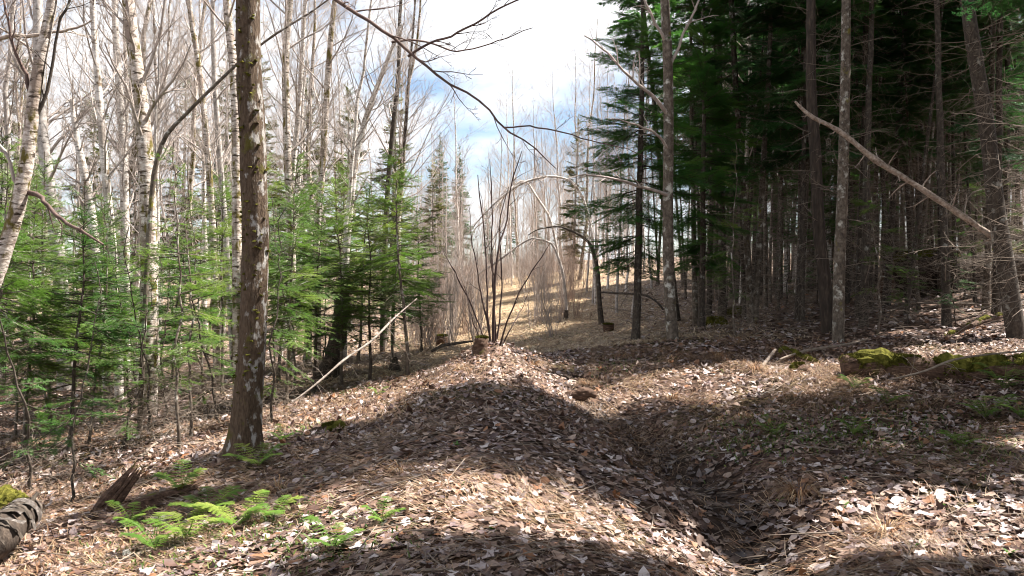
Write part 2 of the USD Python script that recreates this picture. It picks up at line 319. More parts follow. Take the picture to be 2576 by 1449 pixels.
# ---------------------------------------------------------------- plant generators
def grow(P, R, n, smin, ratio, ang, K, rng, up=0.0, curl=0.0, jit=0.12, smax=0.98, rtip=0.25, rfac=0.6, lenabs=None, rmin=0.0015):
    B, K0, _ = P.shape
    seg = np.linalg.norm(np.diff(P, axis=1), axis=2); L = seg.sum(1)
    s = smin + (smax - smin) * (np.arange(n)[None] + rng.uniform(0, 1, (B, n))) / n
    u = s * (K0 - 1); i = np.minimum(u.astype(int), K0 - 2); fr = (u - i)[..., None]
    bi = np.arange(B)[:, None]
    p0 = P[bi, i] * (1 - fr) + P[bi, i + 1] * fr
    t = unit(P[bi, i + 1] - P[bi, i])
    r0 = (R[bi, i] * (1 - fr[..., 0]) + R[bi, i + 1] * fr[..., 0])
    perp = unit(np.cross(t, rng.normal(size=t.shape)))
    a = np.radians(ang[0] + (ang[1] - ang[0]) * rng.uniform(0, 1, (B, n)))[..., None]
    d = unit(np.cos(a) * t + np.sin(a) * perp + np.array([0, 0, up]))
    ln = (L[:, None] if lenabs is None else lenabs) * ratio * (1 - 0.65 * s) * rng.uniform(0.6, 1.35, (B, n))
    d, p0, ln, r0 = d.reshape(-1, 3), p0.reshape(-1, 3), ln.reshape(-1), r0.reshape(-1)
    Q = np.empty((B * n, K, 3)); Q[:, 0] = p0
    for k in range(1, K):
        d = unit(d + rng.normal(0, jit, d.shape) + np.array([0, 0, curl]))
        Q[:, k] = Q[:, k - 1] + d * (ln / (K - 1))[:, None]
    rb = np.maximum(r0 * rfac, rmin)
    RR = rb[:, None] * np.linspace(1, rtip, K)[None]
    return Q, np.maximum(RR, rmin * 0.7)

def trunk_line(rng, H, r0, K=16, wob=0.02, lean=(0, 0), bend=0.0):
    z = np.linspace(-0.25, H, K)
    w = np.cumsum(rng.normal(0, wob, (K, 2)), axis=0); w -= w[1]
    q = np.clip(z / H, 0, 1)
    xy = w + np.outer(z, lean) + bend * H * (q ** 2)[:, None] * np.array([1, 0])
    P = np.column_stack([xy, z])
    R = r0 * (1 - 0.88 * q) * (1 + 0.35 * np.exp(-np.maximum(z, 0) / (2.2 * r0 + .01)))
    return P, R

def bare_crown(P, R, rng, n1=26, first=0.35, len1=0.26, ang=(35, 65), n2=6, n3=5, n4=0, up=0.1, curl=0.08, rmin=0.0022, S1=5):
    n2 += 2; n3 += 1 if n3 else 0
    br = MB()
    a = grow(P[None], R[None], n1, first, len1, ang, 6, rng, up=up, curl=curl, rfac=0.30)
    br.add(tubes(*a, S=S1))
    b = grow(*a, n2, 0.2, 0.5, (25, 55), 4, rng, up=up * .5, curl=curl, rmin=rmin)
    br.add(tubes(*b, S=3))
    if n3:
        c = grow(*b, n3, 0.15, 0.5, (20, 55), 3, rng, up=up * .5, curl=curl, rmin=rmin)
        br.add(tubes(*c, S=3))
        if n4:
            d = grow(*c, n4, 0.2, 0.55, (20, 50), 2, rng, up=0.1, curl=curl, rmin=rmin)
            br.add(tubes(*d, S=3))
    return br

def spray(rng, L, sp, nl, nw, droop=0.15):
    """a flat fir branch along +x: wood (v,f), needles (v,f)"""
    K = 7
    s = np.linspace(0, 1, K)
    ax = np.column_stack([L * s, 0.06 * L * np.cumsum(rng.normal(0, 0.5, K)) * 0.5, -droop * L * s ** 2 + 0.10 * L * s ** 3])
    wood = MB(); wood.add(tubes(ax[None], (0.004 + 0.006 * L) * np.linspace(1, 0.25, K)[None], S=4))
    def interp(t):
        u = np.clip(t, 0, 1) * (K - 1); i = np.minimum(u.astype(int), K - 2); fr = (u - i)[:, None]
        return ax[i] * (1 - fr) + ax[i + 1] * fr, unit(ax[i + 1] - ax[i])
    nt = max(4, int(L / 0.065))
    segs = [(ax[i], ax[i + 1]) for i in range(K // 3, K - 1)]
    A, Bp = [p for p, _ in segs], [q for _, q in segs]
    t = np.repeat(np.linspace(0.12, 0.97, nt), 2) + rng.normal(0, 0.02, nt * 2)
    side = np.tile([1, -1], nt)
    p, tg = interp(t)
    keep = rng.uniform(size=len(t)) < 0.9
    p, tg, t, side = p[keep], tg[keep], t[keep], side[keep]
    lat = np.column_stack([-tg[:, 1], tg[:, 0], np.zeros(len(tg))]) * side[:, None]
    an = np.radians(rng.uniform(42, 62, len(t)))[:, None]
    d = unit(np.cos(an) * tg + np.sin(an) * lat + np.array([0, 0, 1]) * rng.normal(0.02, 0.10, (len(t), 1)))
    ln = L * 0.46 * np.clip((1 - t) ** 0.8 + 0.1, 0, 1) * np.clip(t * 5, 0.35, 1) * rng.uniform(0.65, 1.2, len(t))
    e = p + d * ln[:, None]; e[:, 2] -= 0.1 * ln
    A = np.vstack([A, p]); Bp = np.vstack([Bp, e])
    wood.add(tubes(np.stack([p, e], 1), np.stack([np.full(len(p), 0.0025), np.full(len(p), 0.001)], 1), S=3))
    big = ln > 0.16
    if big.any():
        pb, eb, lb, db = p[big], e[big], ln[big], d[big]
        m = 5
        q = np.repeat(np.linspace(0.25, 0.85, m), 2); sd = np.tile([1, -1], m)
        pp = (pb[:, None] + (eb - pb)[:, None] * q[None, :, None]).reshape(-1, 3)
        dd = np.repeat(db, 2 * m, 0); sdd = np.tile(sd, len(pb))
        la = np.column_stack([-dd[:, 1], dd[:, 0], np.zeros(len(dd))]) * sdd[:, None]
        d2 = unit(0.65 * dd + 0.75 * la + np.array([0, 0, 1]) * rng.normal(0, 0.12, (len(dd), 1)))
        l2 = np.repeat(lb, 2 * m) * 0.38 * (1.05 - np.tile(q, len(pb))) * rng.uniform(0.6, 1.3, len(dd))
        A = np.vstack([A, pp]); Bp = np.vstack([Bp, pp + d2 * l2[:, None]])
    ll = np.linalg.norm(Bp - A, axis=1)
    n = np.maximum(2, (ll / sp).astype(int))
    sid = np.repeat(np.arange(len(A)), n)
    fr = (np.arange(n.sum()) - np.repeat(np.cumsum(n) - n, n) + rng.uniform(0.2, 0.8, n.sum())) / np.repeat(n, n)
    base = A[sid] + (Bp - A)[sid] * fr[:, None]
    tg = unit(Bp - A)[sid]
    lat = unit(np.column_stack([-tg[:, 1], tg[:, 0], np.zeros(len(tg))]) + 1e-6)
    tris = []
    for sg in (1, -1):
        dr = unit(lat * sg + tg * rng.uniform(0.25, 0.8, (len(tg), 1)) + np.array([0, 0, 1]) * rng.normal(0.12, 0.28, (len(tg), 1)))
        tip = base + dr * nl * rng.uniform(0.7, 1.2, (len(tg), 1))
        tris.append(np.stack([base - tg * nw / 2, base + tg * nw / 2, tip], 1))
    tris = np.concatenate(tris)
    return wood.arr(), (tris.reshape(-1, 3), np.arange(len(tris) * 3).reshape(-1, 3))

_lib = {}
def spray_lib(detail):
    if detail not in _lib:
        r = np.random.default_rng(100 + detail)
        sp, nl, nw = {0: (0.013, 0.026, 0.0075), 1: (0.022, 0.036, 0.014), 2: (0.034, 0.05, 0.024)}[detail]
        _lib[detail] = [(L, spray(r, L, sp, nl, nw)) for L in (0.22, 0.22, 0.4, 0.4, 0.65, 0.65, 0.65, 1.0, 1.0, 1.0, 1.5, 1.5, 2.1, 2.1)]
    return _lib[detail]

def rotz(v, a):
    c, s = math.cos(a), math.sin(a)
    return np.column_stack([v[:, 0] * c - v[:, 1] * s, v[:, 0] * s + v[:, 1] * c, v[:, 2]])

def fir(seed, H, r0, crown, Lmax, detail=1, whorl=0.3, per=5, keep=0.9, dead=0, dead_from=0.5, dead_len=0.7, lean=(0, 0), shape=0.75, top_gap=0.0, oneside=None, wob=0.012):
    """trunk, dead twigs, branch wood, needles"""
    rng = np.random.default_rng(seed)
    P, R = trunk_line(rng, H, r0, K=18, wob=wob, lean=lean)
    tr = MB(); tr.add(tubes(P[None], np.maximum(R, 0.006)[None], S=9))
    wood, need = MB(), MB()
    lib = spray_lib(detail)
    z = crown
    while z < H - 0.06:
        q = (z - crown) / (H - crown)
        prof = (1 - q) ** shape * min(1.0, 0.55 + q * 3.0)
        for k in range(per if q < 0.85 else max(3, per - 2)):
            if rng.uniform() > keep: continue
            az = rng.uniform(0, 2 * math.pi)
            L = Lmax * prof * rng.uniform(0.6, 1.15) + 0.08
            if oneside is not None: L *= 0.75 + 0.4 * math.cos(az - oneside)
            cand = min(range(len(lib)), key=lambda i: abs(math.log(lib[i][0] / L)) + rng.uniform(0, 0.3))
            L0, (w, nd) = lib[cand]
            sc = L / L0
            pitch = math.radians(-12 + 50 * q ** 1.4 + rng.normal(0, 9))
            roll = math.radians(rng.normal(0, 14))
            zz = z + rng.uniform(-0.5, 0.5) * whorl
            px = np.interp(zz, P[:, 2], P[:, 0]); py = np.interp(zz, P[:, 2], P[:, 1])
            for (v, f), mb in ((w, wood), (nd, need)):
                u = v * sc
                if rng.uniform() < 0: pass
                y2 = u[:, 1] * math.cos(roll) - u[:, 2] * math.sin(roll); z2 = u[:, 1] * math.sin(roll) + u[:, 2] * math.cos(roll)
                x3 = u[:, 0] * math.cos(pitch) - z2 * math.sin(pitch); z3 = u[:, 0] * math.sin(pitch) + z2 * math.cos(pitch)
                mb.add((rotz(np.column_stack([x3, y2, z3]), az) + np.array([px, py, zz]), f))
        z += whorl * (1 - 0.45 * q)
    dd = None
    if dead:
        i0, i1 = dead_from / H, crown * 1.15 / H
        dd = MB()
        a = grow(P[None], R[None], dead, i0, 1.0, (75, 100), 5, rng, up=0.0, curl=-0.05, jit=0.16, smax=i1, rfac=0.09, lenabs=dead_len, rmin=0.0022)
        dd.add(tubes(*a, S=4))
        b = grow(*a, 4, 0.25, 0.45, (35, 70), 3, rng, curl=-0.02, rmin=0.002)
        dd.add(tubes(*b, S=3))
        c = grow(*b, 2, 0.2, 0.5, (30, 70), 2, rng, rmin=0.0018)
        dd.add(tubes(*c, S=3))
    return tr, dd, wood, need

KINDS = stage.CreateClassPrim('/World/kinds')
def kind_fir(name, bark_mat, needle_mat, *a, **k):
    p = UsdGeom.Xform.Define(stage, '/World/kinds/' + name).GetPrim()
    tr, dd, wood, need = fir(*a, **k)
    part(p, 'trunk', tr, bark_mat)
    if dd: part(p, 'dead_branches', dd, MAT['dead_twig'])
    if need.v:
        c = part(p, 'crown', need, needle_mat, smooth=False)
        part(p, 'branches', wood, bark_mat)
    return str(p.GetPath())

def kind_bare(name, bark_mat, twig_mat, seed, H, r0, lean=(0, 0), wob=0.03, bend=0.0, **k):
    p = UsdGeom.Xform.Define(stage, '/World/kinds/' + name).GetPrim()
    rng = np.random.default_rng(seed)
    P, R = trunk_line(rng, H, r0, K=18, wob=wob, lean=lean, bend=bend)
    tr = MB(); tr.add(tubes(P[None], np.maximum(R, 0.008)[None], S=8))
    part(p, 'trunk', tr, bark_mat)
    part(p, 'branches', bare_crown(P, R, rng, **k), twig_mat)
    return str(p.GetPath())

def kind_shrub(name, mat, seed, n, H, spread, n2=7, n3=4, r=0.008):
    p = UsdGeom.Xform.Define(stage, '/World/kinds/' + name).GetPrim()
    rng = np.random.default_rng(seed)
    st, tw = MB(), MB()
    az = rng.uniform(0, 2 * math.pi, n); h = H * rng.uniform(0.55, 1.0, n); sp = spread * rng.uniform(0.1, 1.0, n)
    s = np.linspace(0, 1, 6)
    Q = np.zeros((n, 6, 3))
    for k in range(6):
        rr = 0.06 + sp * h * s[k] ** 1.2
        Q[:, k, 0] = np.cos(az) * rr; Q[:, k, 1] = np.sin(az) * rr; Q[:, k, 2] = h * s[k] - 0.08
    Q[:, 1:, :2] += np.cumsum(rng.normal(0, 0.06, (n, 5, 2)), 1)
    RR = (r * rng.uniform(0.6, 1.2, n))[:, None] * np.linspace(1, 0.25, 6)[None]
    st.add(tubes(Q, RR, S=4))
    a = grow(Q, RR, n2, 0.25, 0.35, (20, 50), 4, rng, up=0.15, curl=0.06, rmin=0.002)
    tw.add(tubes(*a, S=3))
    b = grow(*a, n3, 0.2, 0.45, (20, 50), 2, rng, up=0.1, rmin=0.0016)
    tw.add(tubes(*b, S=3))
    part(p, 'stems', st, mat); part(p, 'twigs', tw, mat)
    return str(p.GetPath())

# young firs (near, left), understorey, forest firs, poles
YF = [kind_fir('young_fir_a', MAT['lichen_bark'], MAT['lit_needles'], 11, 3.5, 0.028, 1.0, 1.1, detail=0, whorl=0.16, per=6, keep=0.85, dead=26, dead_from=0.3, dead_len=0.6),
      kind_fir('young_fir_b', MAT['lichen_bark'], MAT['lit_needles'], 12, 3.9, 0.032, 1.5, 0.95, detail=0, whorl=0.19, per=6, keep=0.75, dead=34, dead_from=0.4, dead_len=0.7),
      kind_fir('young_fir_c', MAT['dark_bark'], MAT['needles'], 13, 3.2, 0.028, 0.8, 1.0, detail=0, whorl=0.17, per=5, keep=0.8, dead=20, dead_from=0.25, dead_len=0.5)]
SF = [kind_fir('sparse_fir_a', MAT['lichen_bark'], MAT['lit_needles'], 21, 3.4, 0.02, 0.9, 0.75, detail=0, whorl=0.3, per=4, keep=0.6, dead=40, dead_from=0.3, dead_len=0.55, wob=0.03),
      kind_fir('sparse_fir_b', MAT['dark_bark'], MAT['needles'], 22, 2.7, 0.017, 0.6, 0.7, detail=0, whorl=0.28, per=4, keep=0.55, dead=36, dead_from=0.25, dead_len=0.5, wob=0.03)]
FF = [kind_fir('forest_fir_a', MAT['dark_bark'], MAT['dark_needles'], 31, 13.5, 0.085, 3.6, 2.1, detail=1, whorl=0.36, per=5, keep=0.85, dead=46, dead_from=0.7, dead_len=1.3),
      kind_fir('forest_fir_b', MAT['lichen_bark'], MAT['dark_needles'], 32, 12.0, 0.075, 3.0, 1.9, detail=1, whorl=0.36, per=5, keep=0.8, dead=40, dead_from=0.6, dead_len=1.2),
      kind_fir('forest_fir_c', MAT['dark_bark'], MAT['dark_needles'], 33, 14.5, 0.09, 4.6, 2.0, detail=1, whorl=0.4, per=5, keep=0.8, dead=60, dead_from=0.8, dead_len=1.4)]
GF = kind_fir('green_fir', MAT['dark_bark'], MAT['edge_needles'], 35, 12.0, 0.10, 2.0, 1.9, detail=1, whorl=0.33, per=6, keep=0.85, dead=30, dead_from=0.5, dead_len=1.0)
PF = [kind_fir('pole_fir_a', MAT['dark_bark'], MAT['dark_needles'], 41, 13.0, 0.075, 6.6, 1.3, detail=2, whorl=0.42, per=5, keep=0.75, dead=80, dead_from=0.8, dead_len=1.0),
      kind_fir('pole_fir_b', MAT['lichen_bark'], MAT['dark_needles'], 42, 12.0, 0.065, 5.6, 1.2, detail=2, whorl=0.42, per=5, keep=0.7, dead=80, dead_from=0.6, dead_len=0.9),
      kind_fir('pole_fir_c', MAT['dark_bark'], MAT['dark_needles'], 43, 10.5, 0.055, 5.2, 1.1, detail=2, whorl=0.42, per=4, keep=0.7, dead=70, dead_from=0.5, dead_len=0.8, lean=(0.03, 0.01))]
CE = [kind_fir('cedar_a', MAT['grey_bark'], MAT['cedar'], 51, 9.0, 0.09, 1.2, 1.2, detail=2, whorl=0.3, per=6, keep=0.8, shape=0.6)]
SP = [kind_fir('far_spruce', MAT['dark_bark'], MAT['dark_needles'], 61, 15.0, 0.13, 2.5, 2.0, detail=2, whorl=0.42, per=6, keep=0.9)]
BT = [kind_bare('bare_birch_a', MAT['birch_bark'], MAT['pale_twig'], 71, 13.0, 0.085, n1=30, first=0.3, n2=7, n3=5, n4=2),
      kind_bare('bare_birch_b', MAT['birch_bark'], MAT['pale_twig'], 72, 11.0, 0.06, n1=26, first=0.35, n2=6, n3=5, n4=2, lean=(0.05, 0.0), wob=0.05),
      kind_bare('bare_grey_a', MAT['grey_bark'], MAT['pale_twig'], 73, 12.5, 0.08, n1=32, first=0.25, n2=7, n3=5, n4=2, wob=0.04),
      kind_bare('bare_grey_b', MAT['grey_bark'], MAT['pale_twig'], 74, 10.0, 0.05, n1=28, first=0.2, n2=6, n3=5, n4=2, wob=0.05, lean=(-0.04, 0.02)),
      kind_bare('bare_mossy', MAT['mossy_birch_bark'], MAT['pale_twig'], 75, 13.0, 0.095, n1=26, first=0.3, n2=6, n3=5, n4=2, wob=0.06)]
SH = [kind_shrub('thicket_shrub_a', MAT['tan_twig'], 81, 14, 2.6, 0.4), kind_shrub('thicket_shrub_b', MAT['pale_twig'], 82, 11, 3.6, 0.28),
      kind_shrub('thicket_shrub_c', MAT['pale_twig'], 83, 14, 2.0, 0.5)]

# ---------------------------------------------------------------- named trees
def line3(pts, n=24, Yend=None):
    """pts: (px, py, width px) with Y fixed per point -> 3D centre line and radii"""
    q = [np.append(P3(a, b, Y), w / 2 / F * Y) for a, b, Y, w in pts]
    s = smoothline(q, n)
    return s[:, :3], s[:, 3]

def rel(P, o): return P - np.asarray(o)

def hero_trunk(name, label, cat, pts, bark_mat, foot_py=None, n=26, S=14, rough=0.0, seed=0, flare=0.0, group=None, ridges=False):
    """pts from the foot upwards in picture positions; the foot is set on the ground"""
    P, R = line3(pts, n)
    x, y = P[0, 0], P[0, 1]
    o = np.array([x, y, zat(x, y)])
    P = P.copy(); low = P[0, 2]
    top = P[-1, 2]
    w = np.clip(1 - np.linspace(0, 1, n) / 0.45, 0, 1)
    P[:, 2] += (o[2] - 0.15 - low) * w
    h = P[:, 2] - o[2]
    R = R * (1 + flare * np.exp(-np.maximum(h, 0) / 0.18))
    v, f = tubes(rel(P, o)[None], R[None], S=S)
    if rough:
        k = meshkit.fbm(v * np.array([9, 9, 3.0]) + seed, 3, seed) - 0.5
        c = np.repeat(rel(P, o), S, 0)
        v = c + (v - c) * (1 + rough * k)[:, None]
    if ridges:
        c = np.repeat(rel(P, o), S, 0); d = v - c; hh = np.repeat(h, S); th = np.arctan2(d[:, 1], d[:, 0])
        u = np.column_stack([np.cos(th) * 5.5, np.sin(th) * 5.5, hh * 2.2])
        k = np.abs(meshkit.fbm(u + 3, 3, 4) - 0.5) * 2; k2 = meshkit.fbm(np.column_stack([np.cos(th) * 1.5, np.sin(th) * 1.5, hh * 1.1]), 2, 9) - 0.5
        butt = 0.28 * np.exp(-np.maximum(hh, 0) / 0.22) * np.maximum(0, np.cos(th * 2.5 + 0.6)) ** 2
        v = c + d * (0.94 + 0.17 * k + 0.10 * k2 + butt)[:, None]
    prim = thing(name, label, cat, o, group=group)
    mb = MB(); mb.add((v, f))
    part(prim, 'trunk', mb, bark_mat)
    return prim, rel(P, o), R, o

def limb(prim, name, pts, o, mat, S=7, n=18, n2=6, n3=4, first=0.15, len2=0.3, seed=0, up=0.0, label=None, curl=0.02, rmin=0.0025):
    P, R = line3(pts, n)
    P = rel(P, o); rg = np.random.default_rng(seed)
    mb = MB()
    w = np.cumsum(rg.normal(0, 0.010, P.shape), 0); w -= np.linspace(0, 1, len(P))[:, None] * w[-1]
    P = P + w
    mb.add(tubes(P[None], R[None], S=S))
    if n2:
        a = grow(P[None], R[None], n2, first, len2, (25, 60), 6, rg, up=up, curl=curl, jit=0.14, rfac=0.5, rmin=rmin); mb.add(tubes(*a, S=4))
        if n3:
            b = grow(*a, n3, 0.2, 0.45, (25, 60), 4, rg, up=up, curl=curl, jit=0.14, rmin=rmin); mb.add(tubes(*b, S=3))
            c = grow(*b, 3, 0.2, 0.45, (20, 60), 3, rg, up=up, curl=curl, rmin=rmin); mb.add(tubes(*c, S=3))
    return part(prim, name, mb, mat, label=label)

def crown_on(prim, P, R, seed, name='branches', mat=None, **k):
    part(prim, name, bare_crown(P, R, np.random.default_rng(seed), **k), mat or MAT['pale_twig'])

# the big foreground maple
mp, mP, mR, mo_ = hero_trunk('maple_tree', 'thick brown maple trunk with moss tufts and white lichen, nearest tree left of the trail', 'tree',
    [(612, 1160, 8.3, 82), (622, 1000, 8.3, 74), (636, 800, 8.3, 69), (642, 600, 8.3, 67), (638, 400, 8.3, 66), (628, 200, 8.3, 63), (624, 0, 8.3, 60), (630, -400, 8.35, 52), (640, -900, 8.4, 42), (640, -1900, 8.4, 12)],
    MAT['maple_bark'], n=150, S=44, rough=0.0, seed=3, flare=0.3, ridges=True)
rg = np.random.default_rng(5)
tuft = MB()
for k in range(420):
    i = rg.integers(8, 98)
    a = rg.uniform(0, 2 * math.pi) if rg.uniform() < 0.4 else rg.uniform(math.pi * 0.75, math.pi * 1.75)
    c = mP[i] + (mP[i + 1] - mP[i]) * rg.uniform() + mR[i] * np.array([math.cos(a), math.sin(a), 0]) * 0.99
    s = rg.uniform(0.008, 0.028)
    v = rg.normal(0, 1, (7, 3)); v = unit(v) * s * np.array([1.3, 1.3, 0.7])
    from scipy.spatial import ConvexHull
    h = ConvexHull(v)
    tuft.add((v + c, h.simplices))
part(mp, 'moss_tufts', tuft, MAT['moss'], smooth=False, kind='stuff')
limb(mp, 'limb', [(640, -250, 8.3, 18), (720, -120, 8.2, 15), (840, 0, 8.0, 10), (975, 95, 7.9, 8.5), (1040, 150, 7.9, 7.5), (1110, 205, 7.8, 6.5), (1200, 258, 7.8, 5.5), (1260, 320, 7.7, 5), (1340, 372, 7.7, 3.5), (1400, 425, 7.6, 2)], mo_, MAT['brown_twig'], seed=9, n=30, n2=9, n3=3, first=0.3, len2=0.26,
     label='long dark bough hanging across the sky gap')
limb(mp, 'limb', [(1030, 140, 7.9, 7), (1090, 105, 7.8, 6), (1150, 80, 7.7, 5.5), (1230, 45, 7.6, 5), (1300, 10, 7.5, 4), (1360, -30, 7.4, 2.5)], mo_, MAT['brown_twig'], seed=10, n2=6, n3=3, len2=0.35)
limb(mp, 'limb', [(985, 108, 7.9, 6), (1055, 104, 8.0, 5), (1150, 125, 8.1, 4), (1260, 95, 8.2, 3), (1340, 70, 8.2, 2)], mo_, MAT['brown_twig'], seed=11, n2=5, n3=3, len2=0.3)
limb(mp, 'limb', [(1265, 322, 7.7, 4), (1330, 318, 7.8, 4), (1420, 340, 7.9, 3.5), (1540, 368, 8.0, 2.5), (1640, 400, 8.1, 1.8)], mo_, MAT['brown_twig'], seed=12, n2=4, n3=2, len2=0.25)
crown_on(mp, mP[77::6], mR[77::6], 6, name='upper_branches', n1=16, first=0.3, len1=0.5, n2=5, n3=4, mat=MAT['brown_twig'])

# dark leaning stem that passes behind the maple, and the mossy stem beside it
p, P, R, o = hero_trunk('leaning_maple', 'thin dark stem leaning right that passes behind the thick maple trunk', 'tree',
    [(350, 1010, 11.5, 14), (366, 700, 11.5, 13), (385, 450, 11.5, 12), (412, 352, 11.5, 10.5), (480, 275, 11.5, 8.5), (585, 172, 11.5, 7.5), (680, 95, 11.6, 6), (790, 25, 11.8, 4.5), (900, -60, 12, 3)], MAT['lichen_bark'], n=40, S=10, rough=0.4, seed=12)
part(p, 'branches', bare_crown(P[18:], R[18:], np.random.default_rng(3), n1=12, first=0.3, len1=0.3, n2=5, n3=4), MAT['pale_twig'])
p, P, R, o = hero_trunk('mossy_tree', 'mossy brown stem rising close along the left side of the thick maple', 'tree',
    [(600, 950, 12.5, 26), (596, 600, 12.5, 24), (594, 330, 12.5, 22), (588, 180, 12.5, 21), (572, 20, 12.5, 20), (560, -300, 12.5, 14), (560, -700, 12.5, 5)], MAT['mossy_birch_bark'], n=30, S=10, rough=0.15)
crown_on(p, P, R, 4, n1=16, first=0.5, len1=0.25, n2=5, n3=4)

# leaning birch at the left edge
p, P, R, o = hero_trunk('leaning_birch', 'gnarled birch with mossy limbs leaning out of the left edge of the picture', 'tree',
    [(-190, 1080, 8.6, 62), (-120, 850, 8.6, 52), (-40, 660, 8.6, 44), (0, 580, 8.6, 40), (45, 470, 8.6, 36), (75, 340, 8.6, 32), (88, 230, 8.6, 30), (105, 130, 8.6, 27), (130, 10, 8.6, 24), (160, -250, 8.6, 18), (170, -700, 8.6, 6)], MAT['mossy_birch_bark'], n=46, S=16, rough=0.22, seed=4)
limb(p, 'limb', [(70, 480, 8.6, 14), (95, 485, 8.55, 12), (120, 520, 8.5, 10), (160, 560, 8.4, 9), (215, 590, 8.3, 7), (260, 615, 8.3, 5)], o, MAT['brown_twig'], seed=21, n2=4, n3=2, label='drooping curved lower limb')
limb(p, 'limb', [(90, 260, 8.6, 14), (75, 210, 8.6, 11), (50, 130, 8.6, 8), (30, 40, 8.6, 6), (10, -80, 8.6, 4)], o, MAT['brown_twig'], seed=22, n2=6)
limb(p, 'limb', [(75, 330, 8.6, 13), (110, 240, 8.6, 9), (140, 110, 8.6, 7), (175, 0, 8.6, 6), (210, -150, 8.6, 4)], o, MAT['dark_bark'], seed=23, n2=6)
limb(p, 'limb', [(45, 470, 8.6, 10), (20, 400, 8.6, 8), (-30, 330, 8.7, 7), (-120, 230, 8.8, 4)], o, MAT['pale_twig'], seed=25, n2=6)
crown_on(p, P[24:], R[24:], 8, n1=12, first=0.25, len1=0.35, n2=5, n3=4)
p, P, R, o = hero_trunk('pale_branch_tree', 'young tree at the left edge whose pale bough reaches across the leaning birch', 'tree',
    [(-120, 1000, 10, 26), (-90, 500, 10, 22), (-50, 150, 10, 18), (-40, -100, 10, 12), (-30, -500, 10, 5)], MAT['grey_bark'], n=24)
limb(p, 'limb', [(-50, 150, 10, 14), (10, 95, 10, 10), (90, 85, 9.9, 9), (160, 78, 9.8, 7), (230, 52, 9.7, 4)], o, MAT['bare_wood'], seed=27, n2=5)

# white birches left
birches = [
    ('tall white birch with mossy collars, widest pale trunk left of the thick maple', [(372, 1000, 13, 44), (376, 700, 13, 42), (372, 480, 13, 40), (360, 300, 13, 37), (344, 170, 13, 33), (325, 30, 13, 30), (312, -150, 13, 26), (320, -900, 13, 6)], 'mossy_birch_bark'),
    ('slim straight white birch left of the widest pale trunk', [(300, 1000, 15, 22), (285, 640, 15, 21), (265, 430, 15, 19), (250, 250, 15, 17), (236, 60, 15, 15), (225, -200, 15, 12), (220, -700, 15, 4)], 'birch_bark'),
    ('short leaning pale trunk ending among twigs left of the slim white birch', [(270, 800, 16, 26), (240, 600, 16, 23), (215, 450, 16, 20), (190, 330, 16, 14), (180, 250, 16, 8)], 'birch_bark'),
    ('pale birch with grey foot behind the left firs', [(165, 900, 17, 40), (150, 620, 17, 34), (120, 420, 17, 29), (100, 250, 17, 26), (95, 0, 17, 22), (95, -600, 17, 5)], 'grey_bark'),
    ('smooth white birch right of the slim one, nearly touching it at the foot', [(310, 850, 18, 26), (315, 560, 18, 22), (305, 300, 18, 18), (290, 60, 18, 15), (285, -300, 18, 9)], 'birch_bark'),
    ('white birch leaning right beyond the bushy firs, foot hidden by green', [(862, 700, 19, 22), (868, 560, 19, 20), (890, 420, 19, 18), (920, 300, 19, 15), (960, 190, 19, 12), (1010, 60, 19, 7)], 'birch_bark'),
    ('dark knobbly stem, right side of the left wood at the sky gap', [(962, 760, 20, 14), (970, 500, 20, 13), (985, 330, 20, 12), (1003, 180, 20, 11), (1005, 60, 20, 9), (1022, -150, 20, 6), (1030, -400, 20, 3)], 'dark_bark'),
    ('slender dark stem that bounds the sky gap on its left side', [(988, 760, 22, 10), (1000, 480, 22, 9), (1020, 330, 22, 8), (1030, 180, 22, 7), (1042, 40, 22, 5), (1050, -120, 22, 3)], 'dark_bark'),
    ('mossy brown trunk standing first to the right of the thick maple', [(730, 820, 16, 22), (734, 560, 16, 21), (722, 320, 16, 19), (718, 150, 16, 18), (730, 0, 16, 16), (745, -300, 16, 10), (750, -700, 16, 4)], 'mossy_birch_bark'),
    ('grey mossy trunk, second to the right of the thick maple', [(800, 800, 17, 20), (798, 560, 17, 18), (815, 330, 17, 16), (830, 120, 17, 14), (850, -100, 17, 10), (860, -500, 17, 4)], 'mossy_birch_bark'),
    ('twin mossy stem leaning right, half way between white birch and maple', [(545, 820, 17, 18), (535, 520, 17, 17), (515, 300, 17, 15), (498, 150, 17, 14), (475, 0, 17, 12), (460, -300, 17, 6)], 'mossy_birch_bark'),
    ('grey stem left of the mossy stem by the maple, forked above', [(590, 820, 18, 16), (565, 500, 18, 15), (540, 200, 18, 13), (535, 0, 18, 11), (540, -400, 18, 5)], 'grey_bark'),
]
for k, (lab, pts, mt) in enumerate(birches):
    p, P, R, o = hero_trunk('birch_tree', lab, 'tree', [(a, b, Y, w) for a, b, Y, w in pts], MAT[mt], n=30, S=10, rough=0.12, seed=20 + k)
    crown_on(p, P, R, 30 + k, n1=22, first=0.3, len1=0.2, n2=6, n3=5, n4=1, up=0.15, mat=MAT['pale_twig'])

